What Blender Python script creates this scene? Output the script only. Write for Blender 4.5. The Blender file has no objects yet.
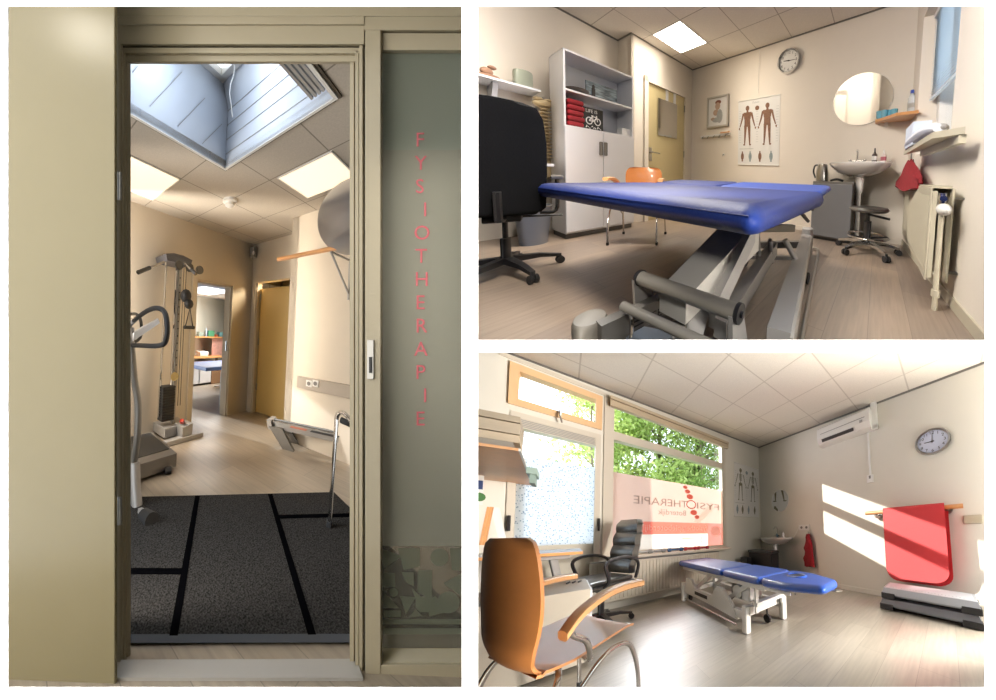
import bpy, bmesh, math, random
from mathutils import Vector as V, Matrix
random.seed(4)
D = bpy.data; SC = bpy.context.scene; COL = SC.collection
PI = math.pi

# ------------------------------------------------------------------ camera
F, CX, CY = 800.0, 731.0, 345.0            # one long-ish lens, shifted like a view camera
cd = D.cameras.new('camera'); cam = D.objects.new('camera', cd); COL.objects.link(cam)
cd.sensor_width = 36; cd.lens = F / 996 * 36
cd.shift_x = (498 - CX) / 996; cd.shift_y = (CY - 350) / 996
cd.clip_start = 0.05; cd.clip_end = 300
cam.rotation_euler = (PI / 2, 0, 0)
SC.camera = cam

# ------------------------------------------------------------------ rooms
class Room:
    """A room: its two wall directions in plan, its upright, its eye height."""
    def __init__(s, p=None, q=None, c=None, h=0.0, clips=()):
        s.h = h; s.clips = clips
        if p is None:
            s.M = Matrix.Identity(3); s.f = F
        else:
            f = math.sqrt(-((p[0]-c[0])*(q[0]-c[0]) + (p[1]-c[1])*(q[1]-c[1]))); s.f = f
            def col(v):
                k = F / math.sqrt((v[0]-c[0])**2 + (v[1]-c[1])**2 + f*f)
                return V(((v[0]-CX)/F, 1, -(v[1]-CY)/F)) * k
            U = col(p); W_ = col(q); n = W_.cross(U).normalized()
            if n.z < 0: n = -n
            n = n / n.z
            s.M = Matrix((U, W_, n)).transposed()
        s.Mi = s.M.inverted()
    def w(s, p): return s.M @ V((p[0], p[1], p[2]-s.h))
    def ray(s, x, y): return s.Mi @ V(((x-CX)/F, 1, -(y-CY)/F))
    def z(s, x, y, z=0.0):
        d = s.ray(x, y); t = (z-s.h)/d.z; return (d.x*t, d.y*t)
    def z3(s, x, y, z=0.0): a = s.z(x, y, z); return (a[0], a[1], z)
    def v(s, x, y, v): d = s.ray(x, y); t = v/d.y; return (d.x*t, s.h+d.z*t)
    def u(s, x, y, u): d = s.ray(x, y); t = u/d.x; return (d.y*t, s.h+d.z*t)
    def depth(s, p): return s.w(p).y * s.f / F
    def pl(s, x, y, p0, d2):                     # upright plane through p0 along d2 -> (s, z)
        d = s.ray(x, y); det = d.x*(-d2[1]) + d2[0]*d.y
        t = (p0[0]*(-d2[1]) + d2[0]*p0[1]) / det
        P = d*t; return ((P.x-p0[0])*d2[0] + (P.y-p0[1])*d2[1], s.h+P.z)

def cx(px, keep_right):                          # trim plane of an added light baffle, seen edge-on
    n = V((1, -(px-CX)/F, 0)); return (n if keep_right else -n)
def cy(py, keep_up):
    n = V((0, (py-CY)/F, 1)); return (n if keep_up else -n)
NEAR = 1.36
R0 = Room()
R1 = Room((527, 343), (-10, 321), (235, 347), 1.25, [cx(467, False)])
R2 = Room((877, 181), (392, 168), (731, 173), 0.75, [cx(472, True), cy(344.5, True)])
R3 = Room((948, 530), (565, 537), (731, 520), 0.95, [cx(472, True), cy(347.5, False)])

# ------------------------------------------------------------------ mesh builder
class MB:
    def __init__(s): s.bm = bmesh.new()
    def face(s, pts):
        vs = [s.bm.verts.new(p) for p in pts]; s.bm.faces.new(vs); return s
    def mesh(s, vs, fs):
        bv = [s.bm.verts.new(p) for p in vs]
        for f in fs:
            try: s.bm.faces.new([bv[i] for i in f])
            except ValueError: pass
        return s
    def box(s, x0, x1, y0, y1, z0, z1, b=0, seg=2):
        r = bmesh.ops.create_cube(s.bm, size=1)
        for v in r['verts']:
            v.co = V(((x0+x1)/2+v.co.x*(x1-x0), (y0+y1)/2+v.co.y*(y1-y0), (z0+z1)/2+v.co.z*(z1-z0)))
        if b:
            es = list({e for v in r['verts'] for e in v.link_edges})
            bmesh.ops.bevel(s.bm, geom=es, offset=b, segments=seg, profile=0.5, affect='EDGES')
        return s
    def ext(s, pts, vec):                        # prism: a polygon swept along vec
        n = len(pts); vec = V(vec); a = [V(p) for p in pts]
        s.mesh(a + [p+vec for p in a], [list(range(n))[::-1], list(range(n, 2*n))] + [[i, (i+1) % n, n+(i+1) % n, n+i] for i in range(n)])
        return s
    def loft(s, rings, cap=True, closed=True):
        n = len(rings[0]); vs = [p for r in rings for p in r]; fs = []
        for k in range(len(rings)-1):
            for i in range(n if closed else n-1):
                j = (i+1) % n; fs.append([k*n+i, k*n+j, (k+1)*n+j, (k+1)*n+i])
        if cap: fs += [list(range(n))[::-1], list(range((len(rings)-1)*n, len(rings)*n))]
        return s.mesh(vs, fs)
    def tube(s, pts, r, seg=10, closed=False):
        pts = [V(p) for p in pts]; rings = []; up = None; n = len(pts)
        for i, p in enumerate(pts):
            a = pts[(i-1) % n] if (closed or i) else p; b = pts[(i+1) % n] if (closed or i < n-1) else p
            t = (b-a).normalized()
            if up is None: up = t.orthogonal().normalized()
            up = (up - t*up.dot(t)); up = up.normalized() if up.length > 1e-6 else t.orthogonal().normalized()
            sd = t.cross(up); rr = r[i] if isinstance(r, (list, tuple)) else r
            rings.append([p+(up*math.cos(2*PI*k/seg)+sd*math.sin(2*PI*k/seg))*rr for k in range(seg)])
        if closed: rings.append(rings[0])
        return s.loft(rings, cap=not closed)
    def beam(s, a, b, w, h, b2=0):               # square bar, w across, h in height
        a = V(a); b = V(b); t = (b-a).normalized(); sd = t.cross(V((0, 0, 1)))
        sd = V((1, 0, 0)) if sd.length < 1e-4 else sd.normalized()
        up = sd.cross(t); rs = []
        for p in (a, b): rs.append([p+sd*w/2*i+up*h/2*j for i, j in ((-1, -1), (1, -1), (1, 1), (-1, 1))])
        return s.loft(rs)
    def lathe(s, c, prof, seg=24, cap=True):
        c = V(c); return s.loft([[c+V((r*math.cos(2*PI*k/seg), r*math.sin(2*PI*k/seg), z)) for k in range(seg)] for r, z in prof], cap=cap)
    def ell(s, c, rx, ry, rz, seg=20):
        r = bmesh.ops.create_uvsphere(s.bm, u_segments=seg, v_segments=max(6, seg//2), radius=1)
        for v in r['verts']: v.co = V((c[0]+v.co.x*rx, c[1]+v.co.y*ry, c[2]+v.co.z*rz))
        return s
    def disc(s, c, ax, r, th, seg=32, r2=None):  # round plate lying against a wall; ax 'u' or 'v'
        r2 = r2 or r; pts = []
        for k in range(seg):
            a = 2*PI*k/seg; q, z = r*math.cos(a), r2*math.sin(a)
            pts.append((c[0], c[1]+q, c[2]+z) if ax == 'u' else (c[0]+q, c[1], c[2]+z))
        return s.ext(pts, (th, 0, 0) if ax == 'u' else (0, th, 0))
    def text(s, txt, fn, size=1.0, th=0.0):      # fn maps (x, y) of the lettering to a point
        cu = D.curves.new('lettering', 'FONT'); cu.body = txt; cu.size = size; cu.resolution_u = 3
        o = D.objects.new('lettering', cu); COL.objects.link(o)
        dg = bpy.context.evaluated_depsgraph_get(); me = D.meshes.new_from_object(o.evaluated_get(dg))
        s.mesh([fn(v.co.x, v.co.y) for v in me.vertices], [list(p.vertices) for p in me.polygons])
        D.objects.remove(o); D.curves.remove(cu); D.meshes.remove(me); return s

def tag(o, label=None, cat=None, group=None, kind=None):
    if label: o['label'] = label
    if cat: o['category'] = cat
    if group: o['group'] = group
    if kind: o['kind'] = kind
    return o

class Thing:
    def __init__(s, room, name, label, cat, loc=(0, 0, 0), rot=0.0, group=None, kind=None, empty=True, ab=False):
        s.room = room; s.T = Matrix.Translation(V(loc)) @ Matrix.Rotation(rot, 4, 'Z'); s.org = room.w(loc)
        if ab: s.T = Matrix.Identity(4)
        s.meta = (label, cat, group, kind); s.root = None; s.name = name
        if empty:
            s.root = D.objects.new(name, None); COL.objects.link(s.root); s.root.location = s.org
            s.root.empty_display_size = .1; tag(s.root, *s.meta)
    def part(s, name, mb, mat, parent=None, label=None, kind=None, top=False, ang=40):
        bm = mb.bm
        bmesh.ops.remove_doubles(bm, verts=bm.verts, dist=1e-6)
        bmesh.ops.recalc_face_normals(bm, faces=bm.faces)
        me = D.meshes.new(name); bm.to_mesh(me); bm.free()
        for p in me.polygons: p.use_smooth = True
        me.set_sharp_from_angle(angle=math.radians(ang))
        me.transform(s.T)
        at = me.attributes.new('pos', 'FLOAT_VECTOR', 'POINT')
        buf = [0.0]*(3*len(me.vertices)); me.vertices.foreach_get('co', buf); at.data.foreach_set('vector', buf)
        r = s.room
        for v in me.vertices: v.co = r.w(v.co) - s.org
        need = []
        for n in list(r.clips) + [V((0, 1, -NEAR))]:
            if n.z == -NEAR and n.y == 1: d = [v.co.y+s.org.y-NEAR for v in me.vertices]; pn, pc = V((0, 1, 0)), V((0, NEAR, 0))-s.org
            else: d = [(v.co+s.org).dot(n) for v in me.vertices]; pn, pc = n, -s.org
            if min(d) < -1e-5 and r is not R0: need.append((pn, pc))
        if need:
            b2 = bmesh.new(); b2.from_mesh(me)
            for pn, pc in need:
                g = b2.verts[:]+b2.edges[:]+b2.faces[:]
                bmesh.ops.bisect_plane(b2, geom=g, plane_co=pc, plane_no=pn, clear_inner=True)
            b2.to_mesh(me); b2.free()
        me.materials.append(mat)
        o = D.objects.new(name, me); COL.objects.link(o)
        if len(me.polygons) < 4000: wn = o.modifiers.new('normals', 'WEIGHTED_NORMAL'); wn.keep_sharp = True; wn.weight = 80
        if top or (parent is None and s.root is None): o.location = s.org
        else: o.parent = parent or s.root
        tag(o, label, None, None, kind)
        return o

def single(room, name, mb, mat, label=None, cat=None, loc=(0, 0, 0), rot=0.0, group=None, kind=None, ang=40, ab=True):
    t = Thing(room, name, label, cat, loc, rot, group, kind, empty=False, ab=ab)
    o = t.part(name, mb, mat, top=True, ang=ang); return tag(o, label, cat, group, kind)
def struct(room, name, mb, mat, ref=(0, 0, 0)):
    return single(room, name, mb, mat, loc=ref, kind='structure')
def AT(room, name, label, cat, loc, group=None, kind=None):     # a thing whose parts are given in room coordinates
    return Thing(room, name, label, cat, loc, 0, group, kind, ab=True)
def dup(o, delta, label=None):                                  # copy of a thing and its parts, moved by delta (world)
    r = o.copy(); COL.objects.link(r); r.location = o.location + delta
    if label: r['label'] = label
    for ch in list(o.children):
        c = ch.copy(); COL.objects.link(c); c.parent = r
        for g in ch.children:
            d = g.copy(); COL.objects.link(d); d.parent = c
    return r

# ------------------------------------------------------------------ materials
def lin(c):
    if isinstance(c, str): c = [int(c[i:i+2], 16)/255 for i in (0, 2, 4)]
    return tuple([(x/12.92 if x <= .04045 else ((x+.055)/1.055)**2.4) for x in c]) + (1.0,)
def nodes(name):
    m = D.materials.new(name); m.use_nodes = True; nt = m.node_tree; return m, nt, nt.nodes['Principled BSDF']
def lk(nt, a, ao, b, bi): nt.links.new(a.outputs[ao], b.inputs[bi])
def posn(nt, scale=(1, 1, 1), loc=(0, 0, 0)):
    a = nt.nodes.new('ShaderNodeAttribute'); a.attribute_name = 'pos'
    m = nt.nodes.new('ShaderNodeMapping'); m.inputs['Scale'].default_value = scale; m.inputs['Location'].default_value = loc
    lk(nt, a, 'Vector', m, 'Vector'); return m
def mat(name, col, rough=.5, metal=0, var=.06, ns=6, bump=0, bs=80, stretch=(1, 1, 1), coat=0, spec=.5, trans=0, alpha=1, gain=1):
    m, nt, b = nodes(name); c = lin(col)
    n = nt.nodes.new('ShaderNodeTexNoise'); n.inputs['Scale'].default_value = ns; n.inputs['Detail'].default_value = 4
    mp = posn(nt, stretch); lk(nt, mp, 'Vector', n, 'Vector')
    mx = nt.nodes.new('ShaderNodeMix'); mx.data_type = 'RGBA'
    mx.inputs['A'].default_value = tuple(x*(1-var) for x in c[:3])+(1,); mx.inputs['B'].default_value = tuple(min(1, x*(1+var)) for x in c[:3])+(1,)
    
    if gain != 1:
        g = nt.nodes.new('ShaderNodeMapRange'); g.inputs['From Min'].default_value = .5-.35/gain; g.inputs['From Max'].default_value = .5+.35/gain
        lk(nt, n, 'Fac', g, 'Value'); lk(nt, g, 'Result', mx, 'Factor')
    else: lk(nt, n, 'Fac', mx, 'Factor')
    lk(nt, mx, 'Result', b, 'Base Color')
    b.inputs['Roughness'].default_value = rough; b.inputs['Metallic'].default_value = metal
    b.inputs['Coat Weight'].default_value = coat; b.inputs['Specular IOR Level'].default_value = spec
    b.inputs['Transmission Weight'].default_value = trans; b.inputs['Alpha'].default_value = alpha
    if bump:
        n2 = nt.nodes.new('ShaderNodeTexNoise'); n2.inputs['Scale'].default_value = bs; lk(nt, mp, 'Vector', n2, 'Vector')
        bp = nt.nodes.new('ShaderNodeBump'); bp.inputs['Strength'].default_value = bump; bp.inputs['Distance'].default_value = .004
        lk(nt, n2, 'Fac', bp, 'Height'); lk(nt, bp, 'Normal', b, 'Normal')
    return m
def grid(name, c1, c2, cg, bw, bh, mortar, loc=(0, 0, 0), off=0.0, swap=False, rough=.6, grain=None, speck=0, bump=.0):
    m, nt, b = nodes(name)
    mp = posn(nt, (1, 1, 1), loc)
    if swap: mp.inputs['Rotation'].default_value = (0, 0, PI/2)
    br = nt.nodes.new('ShaderNodeTexBrick'); br.offset = off; br.squash = 1
    for k, v in (('Scale', 1), ('Mortar Size', mortar), ('Mortar Smooth', .1), ('Brick Width', bw), ('Row Height', bh), ('Bias', 0)): br.inputs[k].default_value = v
    br.inputs['Color1'].default_value = lin(c1); br.inputs['Color2'].default_value = lin(c2); br.inputs['Mortar'].default_value = lin(cg)
    lk(nt, mp, 'Vector', br, 'Vector'); out = (br, 'Color')
    if grain:
        n = nt.nodes.new('ShaderNodeTexNoise'); n.inputs['Scale'].default_value = grain[0]; n.inputs['Detail'].default_value = 6
        m2 = nt.nodes.new('ShaderNodeMapping'); m2.inputs['Scale'].default_value = grain[1]; lk(nt, mp, 'Vector', m2, 'Vector'); lk(nt, m2, 'Vector', n, 'Vector')
        r = nt.nodes.new('ShaderNodeMapRange'); r.inputs['To Min'].default_value = 1-grain[2]; r.inputs['To Max'].default_value = 1+grain[2]; r.inputs['From Min'].default_value = .3; r.inputs['From Max'].default_value = .7
        lk(nt, n, 'Fac', r, 'Value')
        mu = nt.nodes.new('ShaderNodeMix'); mu.data_type = 'RGBA'; mu.blend_type = 'MULTIPLY'; mu.inputs['Factor'].default_value = 1
        lk(nt, br, 'Color', mu, 'A'); lk(nt, r, 'Result', mu, 'B'); out = (mu, 'Result')
    lk(nt, out[0], out[1], b, 'Base Color'); b.inputs['Roughness'].default_value = rough
    return m
def emit(name, col, st):
    m, nt, b = nodes(name); b.inputs['Base Color'].default_value = lin(col)
    b.inputs['Emission Color'].default_value = lin(col); b.inputs['Emission Strength'].default_value = st; return m
def pane(name, col=(1, 1, 1), refl=.08, rough=.0):
    m = D.materials.new(name); m.use_nodes = True; nt = m.node_tree; nt.nodes.clear()
    o = nt.nodes.new('ShaderNodeOutputMaterial'); t = nt.nodes.new('ShaderNodeBsdfTransparent'); g = nt.nodes.new('ShaderNodeBsdfGlossy')
    t.inputs[0].default_value = tuple(col)+(1,); g.inputs['Roughness'].default_value = rough
    x = nt.nodes.new('ShaderNodeMixShader'); x.inputs[0].default_value = refl
    lk(nt, t, 0, x, 1); lk(nt, g, 0, x, 2); lk(nt, x, 0, o, 0); return m
def film(name, col, see=.3, transl=.6, spots=None):   # see-through share, translucent share, diffuse rest
    m = D.materials.new(name); m.use_nodes = True; nt = m.node_tree; nt.nodes.clear()
    o = nt.nodes.new('ShaderNodeOutputMaterial'); t = nt.nodes.new('ShaderNodeBsdfTransparent'); t.inputs[0].default_value = (1, 1, 1, 1)
    tl = nt.nodes.new('ShaderNodeBsdfTranslucent'); df = nt.nodes.new('ShaderNodeBsdfDiffuse')
    c = lin(col); tl.inputs[0].default_value = c; df.inputs[0].default_value = c
    a = nt.nodes.new('ShaderNodeMixShader'); a.inputs[0].default_value = transl; lk(nt, df, 0, a, 1); lk(nt, tl, 0, a, 2)
    x = nt.nodes.new('ShaderNodeMixShader'); x.inputs[0].default_value = 1-see; lk(nt, t, 0, x, 1); lk(nt, a, 0, x, 2)
    if spots:
        vo = nt.nodes.new('ShaderNodeTexVoronoi'); vo.inputs['Scale'].default_value = spots[0]; mp = posn(nt); lk(nt, mp, 'Vector', vo, 'Vector')
        r = nt.nodes.new('ShaderNodeValToRGB'); r.color_ramp.elements[0].position = spots[1]; r.color_ramp.elements[1].position = spots[1]+.12
        r.color_ramp.elements[0].color = lin(spots[2]); r.color_ramp.elements[1].color = c
        lk(nt, vo, 'Distance', r, 'Fac'); lk(nt, r, 'Color', tl, 0); lk(nt, r, 'Color', df, 0)
    lk(nt, x, 0, o, 0); return m

M = {}
# shared
M['page'] = mat('white_board', 'fdfdfd', .8, var=0)
M['divider'] = mat('baffle_paint', '3a3835', .9)
M['light_block'] = mat('light_block_paint', '14130f', .9)
M['chrome'] = mat('chrome', 'd8d8d8', .12, 1, var=.02)
M['steel'] = mat('brushed_steel', 'a8a6a2', .35, 1)
M['black_plastic'] = mat('black_plastic', '17171a', .45)
M['rubber'] = mat('black_rubber', '101012', .7)
M['white_plastic'] = mat('white_plastic', 'e4e2dd', .4, var=.02)
M['beech'] = mat('beech_wood', 'd2955a', .4, var=.14, ns=5, stretch=(3, 3, 9))
M['red_cloth'] = mat('red_towelling', '8c0f1c', .95, var=.25, ns=30, bump=.6)
# room one
M['ceil1'] = grid('ceiling_tiles_of_the_gym', 'bdb3a5', 'bab0a2', '857c70', .57, .57, .005, (-.67+.57, -.47+.57, 0), grain=(90, (1, 1, 1), .07), rough=.9)
M['wall1'] = mat('cream_woodchip_wallpaper', 'd3c7b5', .9, var=.03, bump=.35, bs=60)
M['floor1'] = grid('gym_laminate', '9f917f', '8d806f', '74695c', 1.3, .19, .002, (0, 0, 0), .4, True, .35, (3, (1, 14, 1), .16))
M['cream_paint'] = mat('olive_cream_door_paint', '82785a', .24, var=.03, bump=.03, bs=60)
M['frame_paint'] = mat('greige_frame_paint', 'a3987f', .35, var=.03, coat=.2)
M['groove'] = mat('dark_rebate_seal', '4c4437', .6)
M['yellow_door'] = mat('yellow_door_paint', 'd8b873', .5, var=.03)
M['carpet'] = mat('charcoal_mat_pile', '3a3836', 1, var=.7, ns=130, bump=.8, bs=150, spec=0, gain=1.8)
M['mat_line'] = mat('black_inlay_strip', '08080a', 1, spec=0)
M['lamp1'] = emit('lit_ceiling_panel_warm', 'fae6c8', 1.05)
M['shaft'] = mat('skylight_shaft_boards', 'cfd6e0', .6, var=.01)
# room two
M['ceil2'] = grid('ceiling_tiles_of_consulting_room', 'e0d9cf', 'ddd6cc', 'a89f94', .6, .6, .006, (-2.265+.6*6, -2.4+.6*6, 0), grain=(70, (1, 1, 1), .04), rough=.9)
M['wall2'] = mat('warm_white_woodchip', 'e2d9cc', .9, var=.02, bump=.2, bs=60)
M['floor2'] = grid('consulting_room_laminate', '9c8a78', '87776a', '6f6256', 1.2, .19, .0015, (0, 0, 0), .35, False, .4, (3, (1.2, 16, 1), .14))
M['lamp2'] = emit('lit_ceiling_panel_white', 'fff6e8', 14)
M['white_lam'] = mat('white_laminate', 'd9d9dc', .35, var=.01)
M['blue_vinyl'] = mat('blue_vinyl', '1d3070', .5, var=.06, ns=4, bump=.25, bs=120, spec=.22)
M['grey_metal'] = mat('grey_powder_coat', '9d9a97', .4, .2)
M['dark_grey'] = mat('dark_grey_powder_coat', '6e6a64', .45, .2)
M['mesh_black'] = mat('black_upholstery', '0c0c0e', .95, var=.2, ns=80, bump=.4, spec=.15)
M['mirror'] = mat('mirror_silver', 'f4f4f4', .02, 1, var=0)
M['ceramic'] = mat('white_ceramic', 'e2ded9', .15, var=.01, coat=.5)
M['cream_metal'] = mat('cream_radiator_enamel', 'bfb7a2', .4, var=.02)
M['paper'] = mat('white_paper', 'dedcd8', .7, var=.01)
M['ink'] = mat('black_print', '2a2624', .8)
# room three
M['ceil3'] = grid('ceiling_tiles_of_treatment_room', 'd6d0c4', 'd3ccc0', 'b9b1a4', .63, .63, .008, (-.72+.63*4, -.9+.63*4, 0), grain=(80, (1, 1, 1), .05), rough=.9)
M['wall3'] = mat('bright_woodchip', 'dcd8cd', .9, var=.02, bump=.2, bs=60)
M['floor3'] = grid('treatment_room_laminate', 'a49c8f', '928a7d', '787064', 1.2, .19, .0015, (0, 0, 0), .35, False, .33, (3, (1.2, 16, 1), .14))
M['frame3'] = mat('off_white_window_paint', 'cfc7b8', .4, var=.01)
M['peach'] = mat('peach_window_paint', 'e0b98c', .4, var=.02)
M['shell'] = mat('beech_plywood', 'c07b41', .38, var=.1, ns=3, stretch=(2, 2, 10), coat=.35)
M['plyedge'] = mat('light_beech_edge', 'd9a066', .4)
M['leather'] = mat('black_leather', '1a1a1b', .3, var=.15, bump=.5, bs=60, coat=.2)
M['red_mat'] = mat('red_foam', 'cf2d33', .75, var=.05, bump=.25, bs=50)
M['glass'] = pane('clear_glass', (1, 1, 1), .05)

# ================================================================== THE BOARD WITH THREE OPENINGS AND THE LIGHT BAFFLES
def fx(px, Y): return (px-CX)/F*Y
def fz(py, Y): return -(py-CY)/F*Y
def pbox(mb, x0, x1, y0, y1, Y, th, b=0):       # upright slab seen square-on, its front face at depth Y
    if x1 == 520: x1 = 467.5
    return mb.box(fx(x0, Y), fx(x1, Y), Y, Y+th, fz(y1, Y), fz(y0, Y), b)
YM = 1.3
m = MB()
for a in ((-3000, 3000, -2800, 6), (-3000, 3000, 687.6, 2600), (-3000, 7.6, 6, 687.6), (985, 3000, 6, 687.6), (461.6, 477.8, 6, 687.6), (477.8, 985, 340, 352.4)):
    pbox(m, *a, YM, .002)
struct(R0, 'wall_front', m, M['page'], (0, YM, 0))
def part_x(px, y0, y1, za, zb, name):
    m = MB(); t = .002
    m.ext([(fx(px, y0)-t, y0, -4), (fx(px, y1)-t, y1, -4), (fx(px, y1)-t, y1, 5.5), (fx(px, y0)-t, y0, 5.5)], (2*t, 0, 0))
    struct(R0, name, m, M['divider'], (0, YM, 0))
part_x(469.5, YM+.004, 8.6, -.5, .5, 'wall_baffle')  # unseen baffle added to keep light from crossing between rooms
m = MB(); y0, y1 = YM+.013, 24.0; t = .002
m.ext([(fx(470, y0), y0, fz(346, y0)-t), (fx(990, y0), y0, fz(346, y0)-t), (fx(1010, y1), y1, fz(346, y1)-t), (fx(470, y1), y1, fz(346, y1)-t)], (0, 0, 2*t))
struct(R0, 'wall_baffle', m, M['divider'], (0, YM, 0))  # unseen baffle added between the upper and lower room
# hall: dark box added around the viewer to block sky light
m = MB(); m.box(-3.2, 2.6, -1.2, 1.31, -1.6, 1.8)
for f in list(m.bm.faces):
    if f.calc_center_median().y > 1.2: m.bm.faces.remove(f)
struct(R0, 'wall_light_block', m, M['light_block'], (0, 0, -1.6))

def light(kind, name, loc, energy, col=(1, 1, 1), size=1.0, size_y=None, aim=None, **k):
    ld = D.lights.new(name, kind); ld.energy = energy; ld.color = col
    if kind == 'AREA':
        ld.size = size
        if size_y: ld.shape = 'RECTANGLE'; ld.size_y = size_y
    o = D.objects.new(name, ld); COL.objects.link(o); o.location = loc
    if aim is not None: o.rotation_euler = (V(aim)-V(loc)).to_track_quat('-Z', 'Y').to_euler()
    for a, b in k.items(): setattr(ld, a, b)
    return o
# unseen lamps added beyond the edges of the board to whiten it
light('AREA', 'board_fill', (-2.0, 0.95, 0), 200, size=.25, size_y=1.6, aim=(.2, 1.5, 0))
light('AREA', 'board_fill', (1.35, 0.95, 0), 120, size=.25, size_y=1.6, aim=(-.8, 1.5, 0))

# ================================================================== ROOM ONE : the doorway, the gym beyond
Y = 2.98
m = MB()
for a, yy, th in (((115, 520, -60, 16), 2.97, .03), ((-80, 119, -60, 760), 3.01, .02), ((119, 364, 16, 24), 2.97, .03), ((119, 364, 24, 44), 2.985, .03),
        ((119, 364, 47.5, 53), 3.0, .03), ((119, 364, 55, 61.5), 3.02, .03),
        ((117, 120.5, 16, 680), 2.985, .012), ((122, 124, 48, 672), 3.0, .012), ((125.5, 127, 55, 668), 3.03, .02),
        ((349.5, 354, 55, 670), 3.03, .05), ((355, 358.5, 50, 675), 3.0, .05), ((359, 362.5, 45, 679), 2.99, .05), ((365, 380.5, 30, 684), 2.97, .02),
        ((364, 520, 16, 30), 2.975, .03), ((380, 520, 33, 50), 2.99, .04), ((380.6, 520, 665, 682), 2.972, .04)):
    pbox(m, *a, yy, th, .002)
struct(R0, 'trim_1', m, M['frame_paint'], (0, 3, -1.25))
m = MB()
pbox(m, 119, 364, 40, 60, 3.06, .01); pbox(m, 117, 126.5, 40, 668, 3.06, .01); pbox(m, 353, 364, 40, 662, 3.07, .06)
struct(R0, 'trim_2', m, M['groove'], (0, 3, -1.25))
# white threshold, lying on the floor of the doorway
m = MB(); q = [V(R1.z3(x, y, 0)) for x, y in ((113, 681), (363, 681), (356, 664), (121, 665))]
m.loft([[p for p in q], [q[0]+V((0, 0, .012)), q[1]+V((0, 0, .012)), q[2]+V((0, 0, .02)), q[3]+V((0, 0, .02))]]); struct(R1, 'trim_3', m, mat('worn_aluminium', 'aaa69f', .45, .3), q[0])
# open door leaf
t = AT(R0, 'door_1', None, None, (fx(60, 2.8), 2.8, -1.2), kind='structure')
m = MB(); pbox(m, -60, 114.5, -60, 760, 2.8, .014, .003); t.part('door_leaf', m, M['cream_paint'])
for yy in (505, 180):
    m = MB(); m.tube([(fx(117.6, 2.82), 2.83, fz(yy+20, 2.83)), (fx(117.6, 2.82), 2.83, fz(yy-8, 2.83))], .006); t.part('hinge', m, M['steel'])
# lock strike plate and switch seam
t = AT(R0, 'strike_plate', 'steel lock strike plate let into the door post beside the glass', 'strike plate', (fx(369, 2.96), 2.96, fz(378, 2.96)))
m = MB(); pbox(m, 367, 373.5, 340, 379, 2.962, .008, .001); t.part('plate', m, M['steel'])
m = MB(); pbox(m, 369, 371.5, 357, 373, 2.958, .006); t.part('bolt_hole', m, M['black_plastic'])
# side light with lettering and frosted film
t = AT(R0, 'window_1', None, None, (fx(420, 3.03), 3.03, -.95), kind='structure')
m = MB(); pbox(m, 379, 520, 48, 650, 3.03, .006); M['sideglass'] = pane('grey_green_glass', (.90, .88, .83), .06, .03); t.part('glass_pane', m, M['sideglass'])
M['frost1'] = film('frosted_grey_film', 'a8a799', .2, .45)
m = MB(); pbox(m, 379, 520, 150, 546, 3.024, .002); t.part('frosted_film', m, M['frost1'])
m = MB(); pbox(m, 379, 520, 48, 150, 3.024, .002); M['frost2'] = film('paler_frosted_film', 'a0a598', .12, .5); t.part('upper_film', m, M['frost2'])
M['letter'] = mat('rose_red_lettering', 'b05058', .6, var=0)
m = MB()
for i, ch in enumerate('FYSIOTHERAPIE'):
    py = 146.5+i*23.25; w = {'I': -2.5, 'Y': 5.5, 'O': 6.5, 'H': 5.8, 'A': 6}.get(ch, 5)
    m.text(ch, lambda x, y, py=py, w=w: (fx(420-w, 3.02)+x, 3.021, fz(py, 3.02)+y), .077)
t.part('lettering', m, M['letter'])
M['film3'] = film('clear_cut_film', '8c907e', .2, .5)
m = MB(); P3 = lambda x, y: (fx(x, 3.025), 3.0245, fz(y, 3.025))
shapes = [[(379, 548), (402, 556), (379, 572)], [(381, 573), (395, 573), (395, 587), (381, 587)], [(383, 590), (399, 608), (383, 608)], [(384, 610), (401, 610), (401, 617), (384, 617)],
          [(400, 596), (416, 597), (406, 614)], [(409, 617), (416, 609), (423, 616)], [(412, 588), (438, 612), (420, 612)], [(418, 570), (432, 570), (432, 600), (418, 592)],
          [(443, 583), (464, 572), (464, 598)], [(398, 548), (420, 548), (420, 566), (404, 570)], [(450, 548), (467, 548), (467, 570), (452, 570)], [(379, 619), (467, 619), (467, 624), (379, 624)],
          [(379, 628), (467, 628), (467, 634), (379, 634)], [(425, 600), (436, 596), (446, 612), (430, 616)], [(402, 572), (414, 572), (414, 586), (406, 582)]]
for k, sh in enumerate(shapes): m.face([(p[0], p[1]-.0002*k, p[2]) for p in (P3(*q) for q in sh)])
for k, (x, y, r) in enumerate(((394, 592, 4.5), (440, 557, 9), (449, 602, 11), (424, 604, 8))):
    m.face([(p[0], p[1]-.004-.0002*k, p[2]) for p in (P3(x+r*math.cos(a*PI/12), y+r*math.sin(a*PI/12)) for a in range(24))])
t.part('geometric_film', m, M['film3'])
m = MB(); pbox(m, 379, 520, 546, 648, 3.027, .001); t.part('tinted_base_film', m, film('light_tint', '8a887a', .68, .5))
m = MB(); pbox(m, 380, 520, 634.5, 648, 3.06, .03, .003); t.part('inner_ledge', m, M['white_plastic'])
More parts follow.
